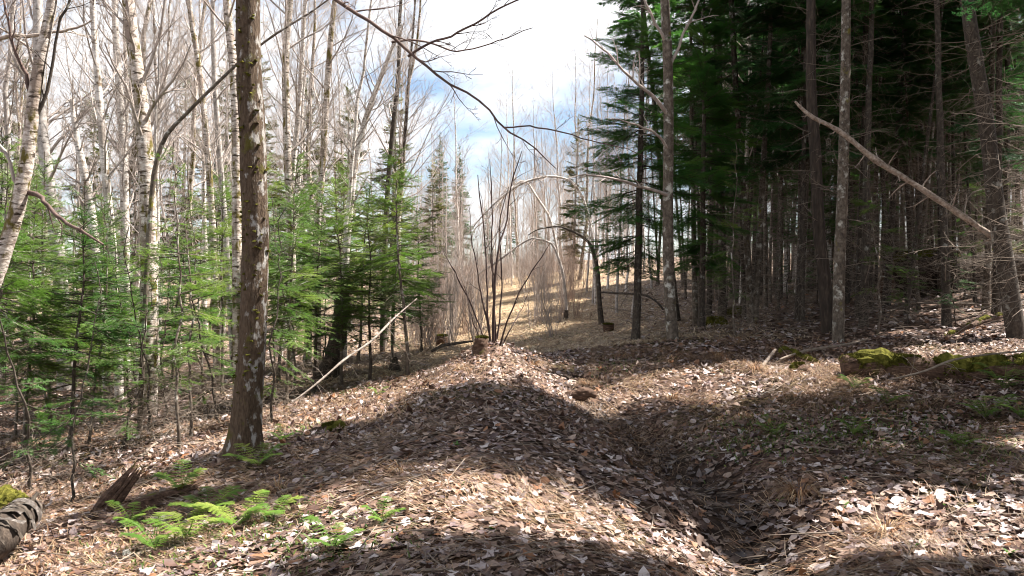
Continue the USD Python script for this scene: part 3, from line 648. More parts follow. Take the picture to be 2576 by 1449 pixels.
# the shrub on the crest of the mound
o = foot(1240, 12.5)
sh = thing('bare_shrub', 'bare many-stemmed shrub standing on the crest of the leafy mound', 'shrub', o)
rg = np.random.default_rng(17)
for k, pts in enumerate([[(1242, 885, 12), (1255, 640, 8), (1275, 560, 6), (1300, 430, 4), (1313, 380, 2)], [(1236, 885, 10), (1222, 700, 6), (1212, 560, 5), (1202, 440, 3)], [(1246, 885, 9), (1240, 680, 6), (1236, 480, 4), (1232, 400, 2)],
        [(1232, 885, 7), (1190, 780, 5), (1150, 690, 4), (1110, 620, 2)], [(1250, 885, 7), (1300, 750, 5), (1350, 670, 4), (1385, 610, 2)], [(1238, 885, 8), (1215, 760, 6), (1196, 640, 4), (1180, 520, 2)],
        [(1228, 885, 6), (1195, 820, 4), (1180, 770, 3), (1168, 720, 2)], [(1256, 885, 5), (1290, 820, 4), (1315, 770, 2.5), (1330, 735, 1.5)], [(1244, 885, 8), (1262, 700, 5), (1262, 560, 4), (1280, 470, 2)]]):
    q = [(a, b, 12.5 + rg.uniform(-.3, .3), w) for a, b, w in pts]; q[0] = (q[0][0], q[0][1], 12.5, q[0][3])
    q = [(a, b, c_, w * 0.75) for a, b, c_, w in q]
    limb(sh, 'stem', q, o, MAT['dark_twig'], S=6, n=16, n2=4, n3=2, first=0.35, len2=0.25, seed=40 + k, up=0.15, curl=0.05, rmin=0.0018)

# bowed birches over the trail
def bowed(label, pts, seed, mt='birch_bark', droop=-0.12):
    rg = np.random.default_rng(seed); mb = MB()
    pts = [(a + rg.normal(0, 3), b + rg.normal(0, 3), c_, w * 0.5) for a, b, c_, w in pts]
    p, P, R, o = hero_trunk('bowed_birch', label, 'tree', pts, MAT[mt], n=34, S=8, rough=0.2)
    a = grow(P[None], R[None], 34, 0.4, 0.16, (25, 70), 5, rg, up=-0.25, curl=droop, rfac=0.4); mb.add(tubes(*a, S=3))
    b = grow(*a, 5, 0.2, 0.45, (20, 50), 3, rg, curl=droop); mb.add(tubes(*b, S=3))
    part(p, 'branches', mb, MAT['pale_twig'])
bowed('white birch bowed in a high arch, its tip hanging left over the clearing', [(1418, 690, 32, 13), (1405, 600, 32, 13), (1385, 530, 32, 12), (1350, 480, 32, 11), (1318, 458, 32, 9), (1270, 490, 31.5, 8), (1230, 540, 31, 6), (1190, 590, 31, 5), (1180, 650, 31, 3)], 51)
def hang(label, pts, seed, mt):
    p, P, R, o = hero_trunk('bowed_birch', label, 'tree', pts, MAT[mt], n=34, S=8)
hang_pts = [(1500, 690, 30, 14), (1490, 560, 30, 13), (1470, 490, 30, 12), (1440, 456, 30, 11), (1390, 442, 30, 11), (1330, 452, 30, 11), (1270, 492, 30, 10), (1210, 545, 30, 7), (1180, 590, 30, 4)]
bowed('bright white birch arching left from the grey trunks, crossing the highest arch', hang_pts, 52)
bowed('lower bowed grey birch reaching down to the thicket left of the trail', [(1425, 715, 24, 16), (1415, 640, 24, 15), (1405, 600, 24, 13), (1385, 582, 24, 11), (1330, 600, 24, 10), (1260, 650, 24, 9), (1200, 690, 24, 7), (1150, 720, 24, 5)], 53, 'grey_bark')
p, P, R, o = hero_trunk('bent_snag', 'dark dead stem at the trail bend that bends over to the left', 'snag',
    [(1514, 745, 21, 17), (1507, 690, 21, 12), (1503, 650, 21, 10), (1488, 618, 21, 8.5), (1466, 596, 21, 7), (1440, 582, 21, 5.5), (1402, 570, 21, 5), (1362, 575, 21, 3.5), (1328, 592, 21, 2)], MAT['dark_bark'], n=40, S=9, rough=0.45, seed=8)
rg = np.random.default_rng(61); mb = MB()
a = grow(P[None], R[None], 26, 0.3, 1.0, (40, 90), 5, rg, jit=0.2, rfac=0.3, lenabs=0.8, rmin=0.004); mb.add(tubes(*a, S=4))
b = grow(*a, 4, 0.25, 0.5, (30, 70), 3, rg, jit=0.2, rmin=0.003); mb.add(tubes(*b, S=3)); part(p, 'branches', mb, MAT['dead_twig'])
# right forest, the trunks that stand out
right = [
    ('hardwood_tree', 'bare pale-barked hardwood at the right trail edge with boughs reaching left over the gap', [(1695, 845, 14.8, 32), (1684, 700, 14.8, 29), (1680, 500, 14.8, 27), (1682, 300, 14.8, 26), (1680, 150, 14.8, 25), (1672, 0, 14.8, 23), (1668, -300, 14.8, 18), (1665, -900, 14.8, 5)], 'lichen_bark'),
    ('leaning_tree', 'big dark trunk leaning left near the right edge, behind the mossy log', [(2562, 850, 13.8, 46), (2530, 650, 13.8, 44), (2505, 500, 13.8, 40), (2485, 330, 13.8, 37), (2450, 120, 13.8, 34), (2430, -20, 13.8, 31), (2410, -400, 13.8, 20), (2400, -900, 13.8, 6)], 'dark_bark'),
    ('dark_tree', 'crooked black trunk left of the lichen-grey one in the right wood', [(2085, 815, 15.5, 34), (2072, 650, 15.5, 31), (2058, 520, 15.5, 30), (2052, 380, 15.5, 28), (2040, 200, 15.5, 25), (2040, -200, 15.5, 18), (2040, -800, 15.5, 5)], 'black_wood'),
    ('lichen_tree', 'straight lichen-grey trunk right of the crooked black one', [(2108, 855, 14.5, 30), (2112, 650, 14.5, 28), (2118, 500, 14.5, 27), (2124, 300, 14.5, 25), (2128, 100, 14.5, 23), (2130, -300, 14.5, 16), (2130, -800, 14.5, 5)], 'lichen_bark'),
]
for k, (nm, lab, pts, mt) in enumerate(right):
    p, P, R, o = hero_trunk(nm, lab, 'tree', pts, MAT[mt], n=34, S=12, rough=0.12, seed=60 + k)
    if k == 0:
        for q, pts2 in enumerate([[(1682, 290, 14.8, 12), (1640, 240, 14.5, 9), (1580, 190, 14.2, 7), (1520, 130, 14, 5), (1470, 90, 13.8, 3)], [(1690, 495, 14.8, 10), (1620, 470, 14.4, 8), (1540, 450, 14, 6), (1470, 440, 13.8, 4), (1420, 452, 13.6, 2)],
                [(1683, 180, 14.8, 9), (1720, 90, 14.8, 7), (1760, 0, 14.8, 5), (1790, -100, 14.8, 3)], [(1680, 110, 14.8, 9), (1640, 30, 14.6, 7), (1600, -60, 14.5, 4)], [(1681, 380, 14.8, 8), (1640, 330, 14.4, 6), (1590, 310, 14.2, 4), (1530, 300, 14, 2.5)]]):
            limb(p, 'limb', pts2, o, MAT['pale_twig'], seed=70 + q, n2=7, n3=3, first=0.25)
        crown_on(p, P[20:], R[20:], 77, n1=12, first=0.2, len1=0.35, n2=5, n3=4)
    else:
        mb = MB(); rg = np.random.default_rng(80 + k)
        a = grow(P[None], R[None], 40, 0.12, 1.0, (70, 105), 5, rg, curl=-0.04, jit=0.16, smax=0.7, rfac=0.07, lenabs=1.1, rmin=0.0022); mb.add(tubes(*a, S=4))
        b = grow(*a, 4, 0.25, 0.45, (35, 70), 3, rg, rmin=0.002); mb.add(tubes(*b, S=3))
        part(p, 'dead_branches', mb, MAT['dead_twig'])

# ---------------------------------------------------------------- trees placed as copies of a kind
def zone(px):
    for lim, s in ((80, 'at the left edge'), (200, 'behind the leaning birch'), (330, 'around the slim white birch'), (440, 'by the widest white birch'), (560, 'between widest birch and thick maple'),
                   (690, 'behind the thick maple'), (800, 'just right of the thick maple'), (920, 'over the dark snag'), (1060, 'at the left rim of the clearing'), (1180, 'left of the shrub on the mound'), (1320, 'straight beyond the shrub on the mound'),
                   (1430, 'under the bowed birches'), (1540, 'by the broken snag'), (1660, 'left of the pale-barked hardwood'), (1760, 'behind the pale-barked hardwood'), (1900, 'right of the pale-barked hardwood'), (2040, 'left of the crooked black trunk'),
                   (2180, 'behind the lichen-grey trunk'), (2300, 'under the leaning dead pole'), (2420, 'above the turfy root log'), (2576, 'behind the big leaning trunk'), (99999, 'beyond the right edge')):
        if px < lim: return s
def depth(Y): return 'near' if Y < 14 else 'middle-distance' if Y < 22 else 'distant' if Y < 36 else 'far-off'
ORD = ['leftmost', 'second from left', 'third from left', 'fourth from left', 'fifth from left', 'sixth from left', 'seventh from left', 'eighth from left']
_said = {}
def plant(kinds, spots, name, what, cat, rng, group, smin=0.85, smax=1.15, tilt=2.5):
    for s in spots:
        px, Y = s[0], s[1]
        o = foot(px, Y)
        k = s[2] if len(s) > 2 and s[2] is not None else rng.integers(len(kinds))
        sc = s[3] if len(s) > 3 else rng.uniform(smin, smax)
        t = rng.normal(0, tilt, 2)
        w = what[k] if isinstance(what, (list, tuple)) else what
        d = depth(Y)
        p = thing(name, None, cat, o, (t[0], t[1], rng.uniform(0, 360)), sc, group=group, ref=kinds[k])
        _said.setdefault(f'{d} {w} {zone(px)}', []).append((px, p))
    
rg = np.random.default_rng(1234)
# young firs, left
plant(YF, [(60, 11, 0, 1.0), (170, 10.5, 2, 1.05), (-40, 10, 1, 1.0), (255, 12.5, 0, 0.95), (330, 14, 2, 1.0), (120, 14, 1, 1.1), (-150, 13, 0, 1.1), (10, 17, 0, 1.5), (430, 16, 0, 0.9),
      (720, 12.6, 0, 0.95), (790, 13.6, 2, 1.0), (860, 14.2, 0, 1.02), (930, 14.0, 2, 1.0), (1025, 13.6, 1, 0.98), (985, 15.5, 0, 1.0), (700, 16, 1, 1.15), (770, 18, 0, 1.2), (900, 18, 1, 1.05), (560, 15, 1, 1.0),
      (1060, 19, 2, 1.0), (-60, 20, 1, 1.6), (80, 24, 1, 1.7), (640, 22, 1, 1.4), (230, 20, 0, 1.2), (520, 22, 1, 1.3), (850, 26, 1, 1.5)],
      'young_fir', 'bushy bright green young fir', 'tree', rg, 'young firs')
plant(SF, [(450, 9.6, 0, 1.05), (480, 10.5, 0, 1.0), (385, 11, 1, 1.0), (530, 12, 0, .95), (300, 10.2, 1, 0.9), (90, 8.8, 1, 1.0), (170, 7.9, 1, .85), (220, 11, 0, 1), (560, 11, 1, 1.0), (350, 12.5, 0, 1), (410, 13, 1, 1.1), (40, 12, 0, 1), (130, 12.2, 0, 1), (270, 13.5, 0, 1),
      (690, 10.6, 1, 1.0), (740, 14.5, 0, 1), (815, 16, 1, 1), (500, 14, 0, 1.1), (590, 17, 0, 1.1), (460, 17, 1, 1.2), (0, 15, 1, 1.2), (690, 19, 0, 1.1), (190, 17, 0, 1.2)],
      'fir_sapling', 'sparse fir sapling', 'tree', rg, 'fir saplings', tilt=4)
# bare trees, left wood
sp = []
while len(sp) < 84:
    Yv = rg.uniform(17, 60); px = rg.uniform(-260, 1060)
    if px > 1000 - 5 * (60 - Yv) / 10 and Yv > 40: continue
    sp.append((px, Yv))
BW = ['white-stemmed bare birch', 'slim white bare birch', 'grey-stemmed bare tree', 'slim grey bare tree', 'mossy-stemmed bare tree']
plant(BT, sp, 'bare_tree', BW, 'tree', rg, 'bare trees of the left wood', tilt=3.5)
plant(CE, [(560, 34, 0, 1.3), (790, 36, 0, 1.25), (1085, 42, 0, 0.85), (880, 30, 0, 1.0), (350, 34, 0, 1.2), (230, 30, 0, 1.1), (980, 34, 0, 1.1), (60, 32, 0, 1.3), (690, 45, 0, 1.6), (1440, 46, 0, 1.0), (450, 42, 0, 1.5)],
      'cedar_tree', 'yellow-green cedar', 'tree', rg, 'cedars')
# centre and far
sp = [(rg.uniform(1010, 1600), rg.uniform(48, 105)) for _ in range(64)]
plant(BT, sp, 'bare_tree', BW, 'tree', rg, 'bare trees past the clearing', 0.75, 1.05)
plant(SP, [(1110, 78, 0, 0.85), (1161, 84, 0, 0.9), (1060, 90, 0, .7), (1350, 95, 0, .6), (1230, 100, 0, 0.55)], 'spruce_tree', 'dark spruce', 'tree', rg, 'spruces')
sp = [(1475, 36, 3, .9), (1530, 38, 1, .9), (1550, 24, 3, .9), (1575, 34, 1, .9), (1460, 46), (1505, 44), (1520, 52), (1565, 46), (1620, 46), (1590, 22, 3, .9), (1612, 26, 1, .8), (1450, 58), (1640, 36, 3), (1490, 30, 3, .7)]
plant(BT, sp, 'bare_tree', BW, 'tree', rg, 'bare trees right of the clearing')
sp = []
for _ in range(95):
    Yv = rg.uniform(24, 66) if _ % 4 else rg.uniform(19, 24)
    px = rg.choice([rg.uniform(1010, 1215), rg.uniform(1330, 1460)], p=[.7, .3]) if Yv < 42 else rg.uniform(1050, 1450)
    sp.append((px, Yv))
sp += [(rg.uniform(1150, 1460), rg.uniform(43, 66), 2, rg.uniform(.7, 1.3)) for _ in range(60)]
plant(SH, sp + [(1130, 19, 1, 0.9), (1080, 21, 0, .9), (1170, 24, 1, 1)], 'thicket_shrub', ['tan many-stemmed bare shrub', 'tall tan bare shrub', 'low pale bare shrub'], 'shrub', rg, 'bare shrubs of the thicket')

# right forest
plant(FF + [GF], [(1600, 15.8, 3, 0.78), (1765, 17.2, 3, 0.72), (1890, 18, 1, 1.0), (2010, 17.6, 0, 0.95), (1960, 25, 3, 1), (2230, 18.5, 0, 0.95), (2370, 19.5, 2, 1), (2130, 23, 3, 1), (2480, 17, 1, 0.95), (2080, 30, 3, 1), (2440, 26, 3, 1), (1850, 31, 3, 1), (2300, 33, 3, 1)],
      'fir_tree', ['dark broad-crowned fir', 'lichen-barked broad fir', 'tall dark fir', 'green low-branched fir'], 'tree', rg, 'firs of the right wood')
sp = [(1766, 21), (1783, 20.5), (1818, 20, 0, 1.25), (1877, 19), (1898, 18, 1, 1.15), (2016, 17), (1960, 30)]
def too_close(px, Y, lst, d=0.9):
    x = (px - 1288) / F * Y
    return any(((q[0] - 1288) / F * q[1] - x) ** 2 + (q[1] - Y) ** 2 < d * d for q in lst)
tries = 0
while len(sp) < 140 and tries < 6000:
    tries += 1
    Yv = 15.5 + 27 * rg.uniform() ** 1.15; px = rg.uniform(1700 if Yv < 30 else 1640, 2720)
    if Yv < 17 and px < 2150: continue
    if Yv > 20 and (px - 1288) / F * Yv < 6.5: continue
    if too_close(px, Yv, sp): continue
    sp.append((px, Yv))
n0_ = len(sp)
while len(sp) < n0_ + 90:
    Yv = rg.uniform(17.5, 38); px = rg.uniform(1720, 2640)
    if (px - 1288) / F * Yv < 5.2 or too_close(px, Yv, sp, 0.45): continue
    sp.append((px, Yv, None, rg.uniform(0.55, 0.8)))
plant(PF, sp, 'fir_pole', ['dark straight fir pole', 'lichen-grey fir pole', 'thin tilted fir pole'], 'tree', rg, 'fir poles of the right wood')
sp = [(rg.uniform(1720, 2750), rg.uniform(22, 56)) for _ in range(64)]
plant(BT[:4], sp, 'bare_tree', BW, 'tree', rg, 'pale trunks deep in the right wood')
plant(SF, [(rg.uniform(1720, 2560), rg.uniform(15, 28), None, rg.uniform(0.7, 1.1)) for _ in range(20)], 'fir_sapling', 'sparse fir sapling', 'tree', rg, 'fir saplings of the right wood')
fw = UsdGeom.PointInstancer.Define(stage, '/World/far_wood')
put(fw.GetPrim(), 'hazy mass of bare and dark trees closing the view behind both woods', 'wood', kind='stuff')
pr = []
for q, kp in enumerate(BT + SH + [SP[0], CE[0], PF[0]]):
    x_ = UsdGeom.Xform.Define(stage, f'/World/far_wood/tree_kind_{q:03d}'); x_.GetPrim().GetReferences().AddInternalReference(kp); pr.append(x_.GetPath())
fw.CreatePrototypesRel().SetTargets(pr)
n_ = 460
u_ = rg.uniform(-1, 1, n_); Yf = rg.uniform(58, 125, n_); Xf = u_ * (0.9 * Yf + 10)
kf = rg.choice(len(pr), n_, p=np.array([3, 3, 4, 4, 2, 4, 4, 4, .5, .6, .8]) / 29.9)
fw.CreateProtoIndicesAttr(Vt.IntArray.FromNumpy(kf.astype(np.int32)))
fw.CreatePositionsAttr(Vt.Vec3fArray.FromNumpy(np.column_stack([Xf, Yf, Z(Xf, Yf)]).astype(np.float32)))
fw.CreateScalesAttr(Vt.Vec3fArray.FromNumpy((rg.uniform(0.6, 0.95, (n_, 1)) * np.where((kf >= 5) & (kf < 8), 1.6, 1.0)[:, None] * np.ones((1, 3))).astype(np.float32)))
an_ = rg.uniform(0, math.pi, n_)
fw.CreateOrientationsAttr(Vt.QuathArray([Gf.Quath(math.cos(a), 0, 0, math.sin(a)) for a in an_]))
# firs that stand just outside the frame on the right and shade the mound
side = [(5.9, 9.3, 2, 1.05), (7.3, 11.6, 3, 1.25), (4.9, 5.2, 3, 0.95), (7.0, 5.0, 4, 1.05), (5.5, 5.8, 3, 1.0), (6.7, 10.7, 2, 1.1), (10.5, 10.6, 1, 1.2), (6.9, 5.9, 3, 1.0), (8.6, 9.0, 4, 1.2), (9.3, 15.1, 3, 1.08), (10.6, 15.0, 4, 1.15),
        (9.0, 4.6, 2, 1.05), (11.5, 5.4, 0, 1.1), (7.6, 2.4, 1, 1.0), (4.6, 1.6, 0, 1.0), (10.5, 1.5, 2, 1.1), (13.5, 7.0, 0, 1.1), (2.8, -3.5, 2, 1.0), (-3.0, -5.0, 0, 1.0), (6.5, -2.5, 1, 1.1), (-6.5, -2.0, 2, 1.0), (-8.0, 3.0, 1, 0.9)]
for k, (x, y, kd, sc) in enumerate(side):
    p = thing('fir_tree', None, 'tree', (x, y, zat(x, y)), (0, 0, 77 * k), sc, group='tall firs just outside the picture whose shade falls on the mound', ref=(FF + PF)[kd])
    p.SetCustomDataByKey('label', 'tall fir out of view ' + ('behind the camera' if y < 3 else 'past the right edge'))
for lab, found in _said.items():
    found.sort(key=lambda q: q[0])
    for k, (px, p) in enumerate(found):
        p.SetCustomDataByKey('label', lab if len(found) == 1 else f'{lab}, {ORD[k] if k < len(ORD) else str(k + 1) + "th from left"}')

# ---------------------------------------------------------------- logs, stumps, fallen wood
def log_mesh(P, R, S=18, rough=0.25, seed=0, n=40, freq=(2.6, 2.6, 2.6)):
    q = smoothline(np.column_stack([P, R]), n)
    v, f = tubes(q[None, :, :3], q[None, :, 3], S=S, cap=True)
    c = np.vstack([np.repeat(q[:, :3], S, 0), q[:1, :3], q[-1:, :3]])
    k = meshkit.fbm(v * np.array(freq) * 2 + seed, 4, seed) - 0.5
    k2 = 0.6 * (meshkit.fbm(v * 13 + seed, 2, seed + 5) - 0.5)
    return (c + (v - c) * np.clip(1 + 3.2 * rough * k + 1.2 * rough * k2, 0.3, 2)[:, None], f), q

def moss_cap(q, rng, n, spread=1.1, size=(0.01, 0.03), lift=1.0, mseed=0):
    """small tufts covering the top of a log whose centre line and radii are q"""
    i = rng.uniform(0, len(q) - 1.001, n); j = i.astype(int); fr = (i - j)[:, None]
    c = q[j] * (1 - fr) + q[j + 1] * fr
    t = unit(q[j + 1, :3] - q[j, :3])
    side = unit(np.cross(t, [0, 0, 1.0])); upv = np.cross(side, t)
    a = rng.normal(0, spread * 0.55, n)[:, None]
    nrm = np.cos(a) * upv + np.sin(a) * side
    base = c[:, :3] + nrm * c[:, 3:4] * lift
    ok = meshkit.fbm((c[:, :3] + nrm * c[:, 3:4]) * 2.6 + mseed, 3, mseed + 11) > 0.43
    base, nrm = base[ok], nrm[ok]; n = len(base)
    out = []
    for _ in range(4):
        d = unit(nrm + rng.normal(0, 0.7, (n, 3)))
        w = unit(np.cross(d, rng.normal(size=(n, 3))))
        s = rng.uniform(size[0], size[1], (n, 1))
        out.append(np.stack([base - w * s * 0.35 - nrm * 0.01, base + w * s * 0.35 - nrm * 0.01, base + d * s * 1.3], 1))
    tr = np.concatenate(out)
    return tr.reshape(-1, 3), np.arange(len(tr) * 3).reshape(-1, 3)

def moss_skin(q, th=0.03, half=1.15, seed=0, S=14, keepnoise=0.0):
    """a lumpy blanket over the top of the log"""
    t = unit(np.gradient(q[:, :3], axis=0)); side = unit(np.cross(t, [0, 0, 1.0])); upv = np.cross(side, t)
    a = np.linspace(-half, half, S)
    nrm = np.cos(a)[None, :, None] * upv[:, None] + np.sin(a)[None, :, None] * side[:, None]
    base = q[:, None, :3] + nrm * q[:, None, 3:4]
    k = meshkit.fbm(base * 7 + seed, 3, seed)
    edge = np.cos(a / half * math.pi / 2)[None] ** 0.6
    end = np.minimum(1, np.minimum(np.arange(len(q)), np.arange(len(q))[::-1]) / 3.0)[:, None]
    k = k + 0.9 * (meshkit.fbm(base * 22 + seed, 2, seed + 3) - 0.5)
    pm_ = np.clip((meshkit.fbm(base * 2.6 + seed, 3, seed + 11) - 0.40) * 8, 0, 1)
    off = ((th * (k * 2.2 + 0.1) * edge * pm_ - 0.035 * (1 - pm_)) * end - 0.012 * (1 - edge) - 0.02 * (1 - end))[..., None]
    v = (base + nrm * off).reshape(-1, 3)
    n0, n1 = len(q), S
    ii = np.arange(n0 * n1).reshape(n0, n1)
    f = np.stack([np.stack([ii[:-1, :-1], ii[:-1, 1:], ii[1:, 1:]], -1), np.stack([ii[:-1, :-1], ii[1:, 1:], ii[1:, :-1]], -1)], 2).reshape(-1, 3)
    return v, f

EMBED = {'moss_mound': 0.1, 'mossy_root': 0.35, 'mossy_stump': 0.2, 'mossy_log': 0.62, 'charred_branch': 1.0}
def add_log(name, label, cat, pts, mat, seed, moss=0, th=0.035, half=1.1, rough=0.22, spread=1.0, size=(0.012, 0.03), thick=1.0, stubs=0):
    A = np.array([list(P3(a, b, Y)) + [w / 2 / F * Y * thick] for a, b, Y, w in pts])
    if name in EMBED:
        A[:, 2] = Z(A[:, 0], A[:, 1]) + A[:, 3] * EMBED[name]
    elif A[:, 2].max() - A[:, 2].min() > 0.8 * np.linalg.norm(A[-1, :3] - A[0, :3]):
        A[:, 2] += zat(A[0, 0], A[0, 1]) - 0.08 - A[0, 2]
    o = A[0, :3].copy(); o[2] = zat(o[0], o[1])
    (v, f), q = log_mesh(A[:, :3] - o, A[:, 3], seed=seed, rough=rough)
    p = thing(name, label, cat, o)
    mb = MB(); mb.add((v, f))
    if stubs:
        g_ = np.random.default_rng(seed + 900)
        a_ = grow(q[None, :, :3], q[None, :, 3], stubs, 0.05, 1.0, (50, 100), 4, g_, jit=0.15, rfac=0.3, lenabs=0.45, rmin=0.003); mb.add(tubes(*a_, S=4))
        b_ = grow(*a_, 2, 0.3, 0.5, (30, 60), 3, g_, rmin=0.002); mb.add(tubes(*b_, S=3))
    part(p, 'wood', mb, mat)
    if moss:
        mb = MB()
        if abs(q[-1, 2] - q[0, 2]) > 0.8 * np.linalg.norm(q[-1, :3] - q[0, :3]):
            g_ = np.random.default_rng(seed); rr_ = q[-1, 3] * 0.95 * np.sqrt(g_.uniform(0, 1, moss * 4)); an_ = g_.uniform(0, 6.28, moss * 4)
            bs = q[-1, :3] + np.column_stack([rr_ * np.cos(an_), rr_ * np.sin(an_), 0.02 * (1 - (rr_ / q[-1, 3]) ** 2)])
            d_ = unit(np.column_stack([np.cos(an_) * rr_ / q[-1, 3], np.sin(an_) * rr_ / q[-1, 3], np.ones(len(an_)) * 0.7]) + g_.normal(0, 0.4, (len(an_), 3)))
            w_ = unit(np.cross(d_, g_.normal(size=d_.shape))); sz_ = g_.uniform(size[0], size[1], (len(an_), 1))
            t3 = np.stack([bs - w_ * sz_ * .4, bs + w_ * sz_ * .4, bs + d_ * sz_ * 1.4], 1)
            mb.add((t3.reshape(-1, 3), np.arange(len(t3) * 3).reshape(-1, 3)))
        else:
          mb.add(moss_skin(q, th, half, seed)); mb.add(moss_cap(q, np.random.default_rng(seed), moss, spread=spread, size=size, lift=1.08, mseed=seed))
        part(p, 'moss', mb, MAT['moss'], smooth=False)
    return p, q, o

add_log('mossy_log', 'thick fallen log under a yellow-green moss blanket at the right, foreground side of the trunks', 'log',
        [(2120, 915, 11.3, 60), (2200, 905, 11.2, 70), (2300, 908, 11.0, 72), (2400, 918, 10.8, 66), (2500, 925, 10.6, 70), (2650, 925, 10.4, 72), (2800, 930, 10.2, 60)], MAT['rotten_wood'], 3, moss=4200, size=(0.014, 0.036), th=0.06, half=1.35, spread=1.3, rough=0.4)
add_log('root_log', 'huge dark uprooted log with a mossy back at the right edge behind the trunks', 'log',
        [(2235, 690, 20, 70), (2290, 682, 20, 92), (2400, 680, 20, 90), (2520, 672, 20, 88), (2700, 668, 20, 80), (2800, 668, 20, 70)], MAT['black_wood'], 5, moss=1500, size=(0.015, 0.04), half=0.7, spread=0.6)
add_log('splintered_stump', 'orange-brown splintered stub at the left end of the uprooted log', 'stump',
        [(2232, 715, 19.4, 44), (2228, 670, 19.4, 34), (2238, 620, 19.4, 16), (2240, 570, 19.4, 6)], MAT['rotten_wood'], 6, rough=0.5)
add_log('mossy_root', 'moss-edged broken root wedge on the bank left of the mossy log', 'root',
        [(1965, 850, 13, 36), (2000, 868, 12.7, 34), (2045, 890, 12.4, 16), (2062, 900, 12.3, 8)], MAT['rotten_wood'], 7, moss=250, size=(0.01, 0.03))
add_log('moss_mound', 'small bright moss hump below the broken root wedge', 'moss',
        [(1985, 925, 12, 10), (2000, 922, 12, 36), (2022, 922, 12, 36), (2040, 930, 12, 8)], MAT['rotten_wood'], 8, moss=400, half=1.5)
add_log('moss_mound', 'yellow moss hump in the right wood between pole feet, sunlit', 'moss',
        [(1820, 770, 20, 10), (1835, 752, 20, 34), (1855, 750, 20, 34), (1870, 760, 20, 10)], MAT['rotten_wood'], 9, moss=400, half=1.5, size=(0.02, 0.05))
add_log('moss_mound', 'dull mossy stone-like hump at the foot of the poles in the right wood', 'moss',
        [(1780, 785, 18, 10), (1790, 775, 18, 36), (1815, 775, 18, 36), (1830, 785, 18, 10)], MAT['rotten_wood'], 10, moss=400, half=1.5, size=(0.015, 0.04))
add_log('mossy_stump', 'crumbling moss-covered stump at the left edge beside the pale birch log', 'stump',
        [(-60, 1262, 8.2, 70), (0, 1236, 8.2, 74), (40, 1245, 8.1, 56), (80, 1262, 8.0, 24)], MAT['rotten_wood'], 11, moss=2600, half=1.5, spread=1.3, rough=0.45, th=0.05, size=(0.01, 0.026))
def splinter_log(name, label, cat, a, b, w, n, mat, seed, moss=0):
    rg = np.random.default_rng(seed); A, B = P3(*a), P3(*b); o = A.copy(); o[2] = zat(o[0], o[1]); L = B - A
    r = w / 2 / F * a[2]; t = unit(L); s1 = unit(np.cross(t, [0, 0, 1.0])); s2 = np.cross(s1, t)
    p = thing(name, label, cat, o); mb = MB()
    for k in range(n):
        an, rd = rg.uniform(0, 6.28), r * rg.uniform(0.1, 0.95) ** 0.6
        off = rd * (math.cos(an) * s1 + math.sin(an) * s2)
        u0, u1 = rg.uniform(-0.1, 0.35), rg.uniform(0.55, 1.12)
        q = np.linspace(u0, u1, 6)[:, None]
        P = A - o + L * q + off * (1 - 0.35 * q) + np.cumsum(rg.normal(0, r * 0.07, (6, 3)), 0)
        R = r * rg.uniform(0.16, 0.42) * np.array([0.5, 1, 1, 0.9, 0.6, 0.12]); v, f = tubes(P[None], R[None], S=6, cap=True)
        v = v + r * 0.22 * (meshkit.fbm(v * 30 + seed, 2, k)[:, None] - 0.5) * unit(rg.normal(size=3))
        mb.add((v, f))
    part(p, 'wood', mb, mat, smooth=30)
    if moss:
        q = np.column_stack([(A - o) + L * np.linspace(0.05, 0.8, 14)[:, None], np.full(14, r * 0.85)])
        mm = MB(); mm.add(moss_cap(q, rg, moss, spread=0.9)); part(p, 'moss', mm, MAT['moss'], smooth=False)
splinter_log('rotten_log', 'red-brown rotten log end sticking up out of the leaves in the lower left', 'log', (250, 1300, 6.9), (345, 1178, 7.2), 44, 26, MAT['rotten_wood'], 12)
splinter_log('rotten_log', 'low decayed log lying right of the upright rotten log end', 'log', (325, 1292, 6.7), (500, 1222, 7.2), 46, 30, MAT['rotten_wood'], 13, moss=120)
add_log('fallen_pole', 'pale barkless pole leaning from the leaves up against thin stems right of the maple', 'log',
        [(735, 1012, 11.2, 5), (800, 962, 11.45, 7.5), (870, 902, 11.8, 8), (935, 857, 12.2, 8), (990, 802, 12.7, 7), (1048, 752, 13.2, 5)], MAT['weathered_pole'], 14, rough=0.35, thick=0.75, stubs=7)
add_log('leaning_pole', 'long dead pale pole leaning across the right wood up to the left', 'log',
        [(2530, 618, 14.0, 18), (2450, 563, 14.0, 19), (2320, 476, 14.0, 18), (2200, 400, 14.0, 17), (2100, 323, 14.0, 15), (2040, 292, 14.0, 13), (2000, 255, 14.0, 7)], MAT['bare_wood'], 15, rough=0.3, thick=0.8, stubs=22)
add_log('dark_snag', 'thick black hollow snag with flared foot under the bushy firs', 'snag',
        [(822, 965, 15.6, 74), (838, 900, 15.6, 46), (850, 840, 15.6, 42), (860, 780, 15.6, 40), (866, 700, 15.6, 30)], MAT['black_wood'], 16, rough=0.3)
add_log('stump', 'dark rotten stump right of the black snag, left of the shrub', 'stump', [(990, 915, 15.5, 34), (993, 880, 15.5, 24), (998, 866, 15.5, 10)], MAT['black_wood'], 17, rough=0.4)
add_log('stump', 'broken dark stump close at the foot of the shrub on the mound', 'stump', [(1206, 935, 11.9, 40), (1210, 905, 11.9, 36), (1212, 882, 11.9, 30)], MAT['rotten_wood'], 18, rough=0.3, moss=150)
add_log('stump', 'moss-capped stump in the clearing left of the shrub', 'stump', [(1108, 890, 20, 30), (1110, 868, 20, 30), (1112, 854, 20, 26)], MAT['rotten_wood'], 19, moss=260, half=1.6, size=(0.015, 0.04))
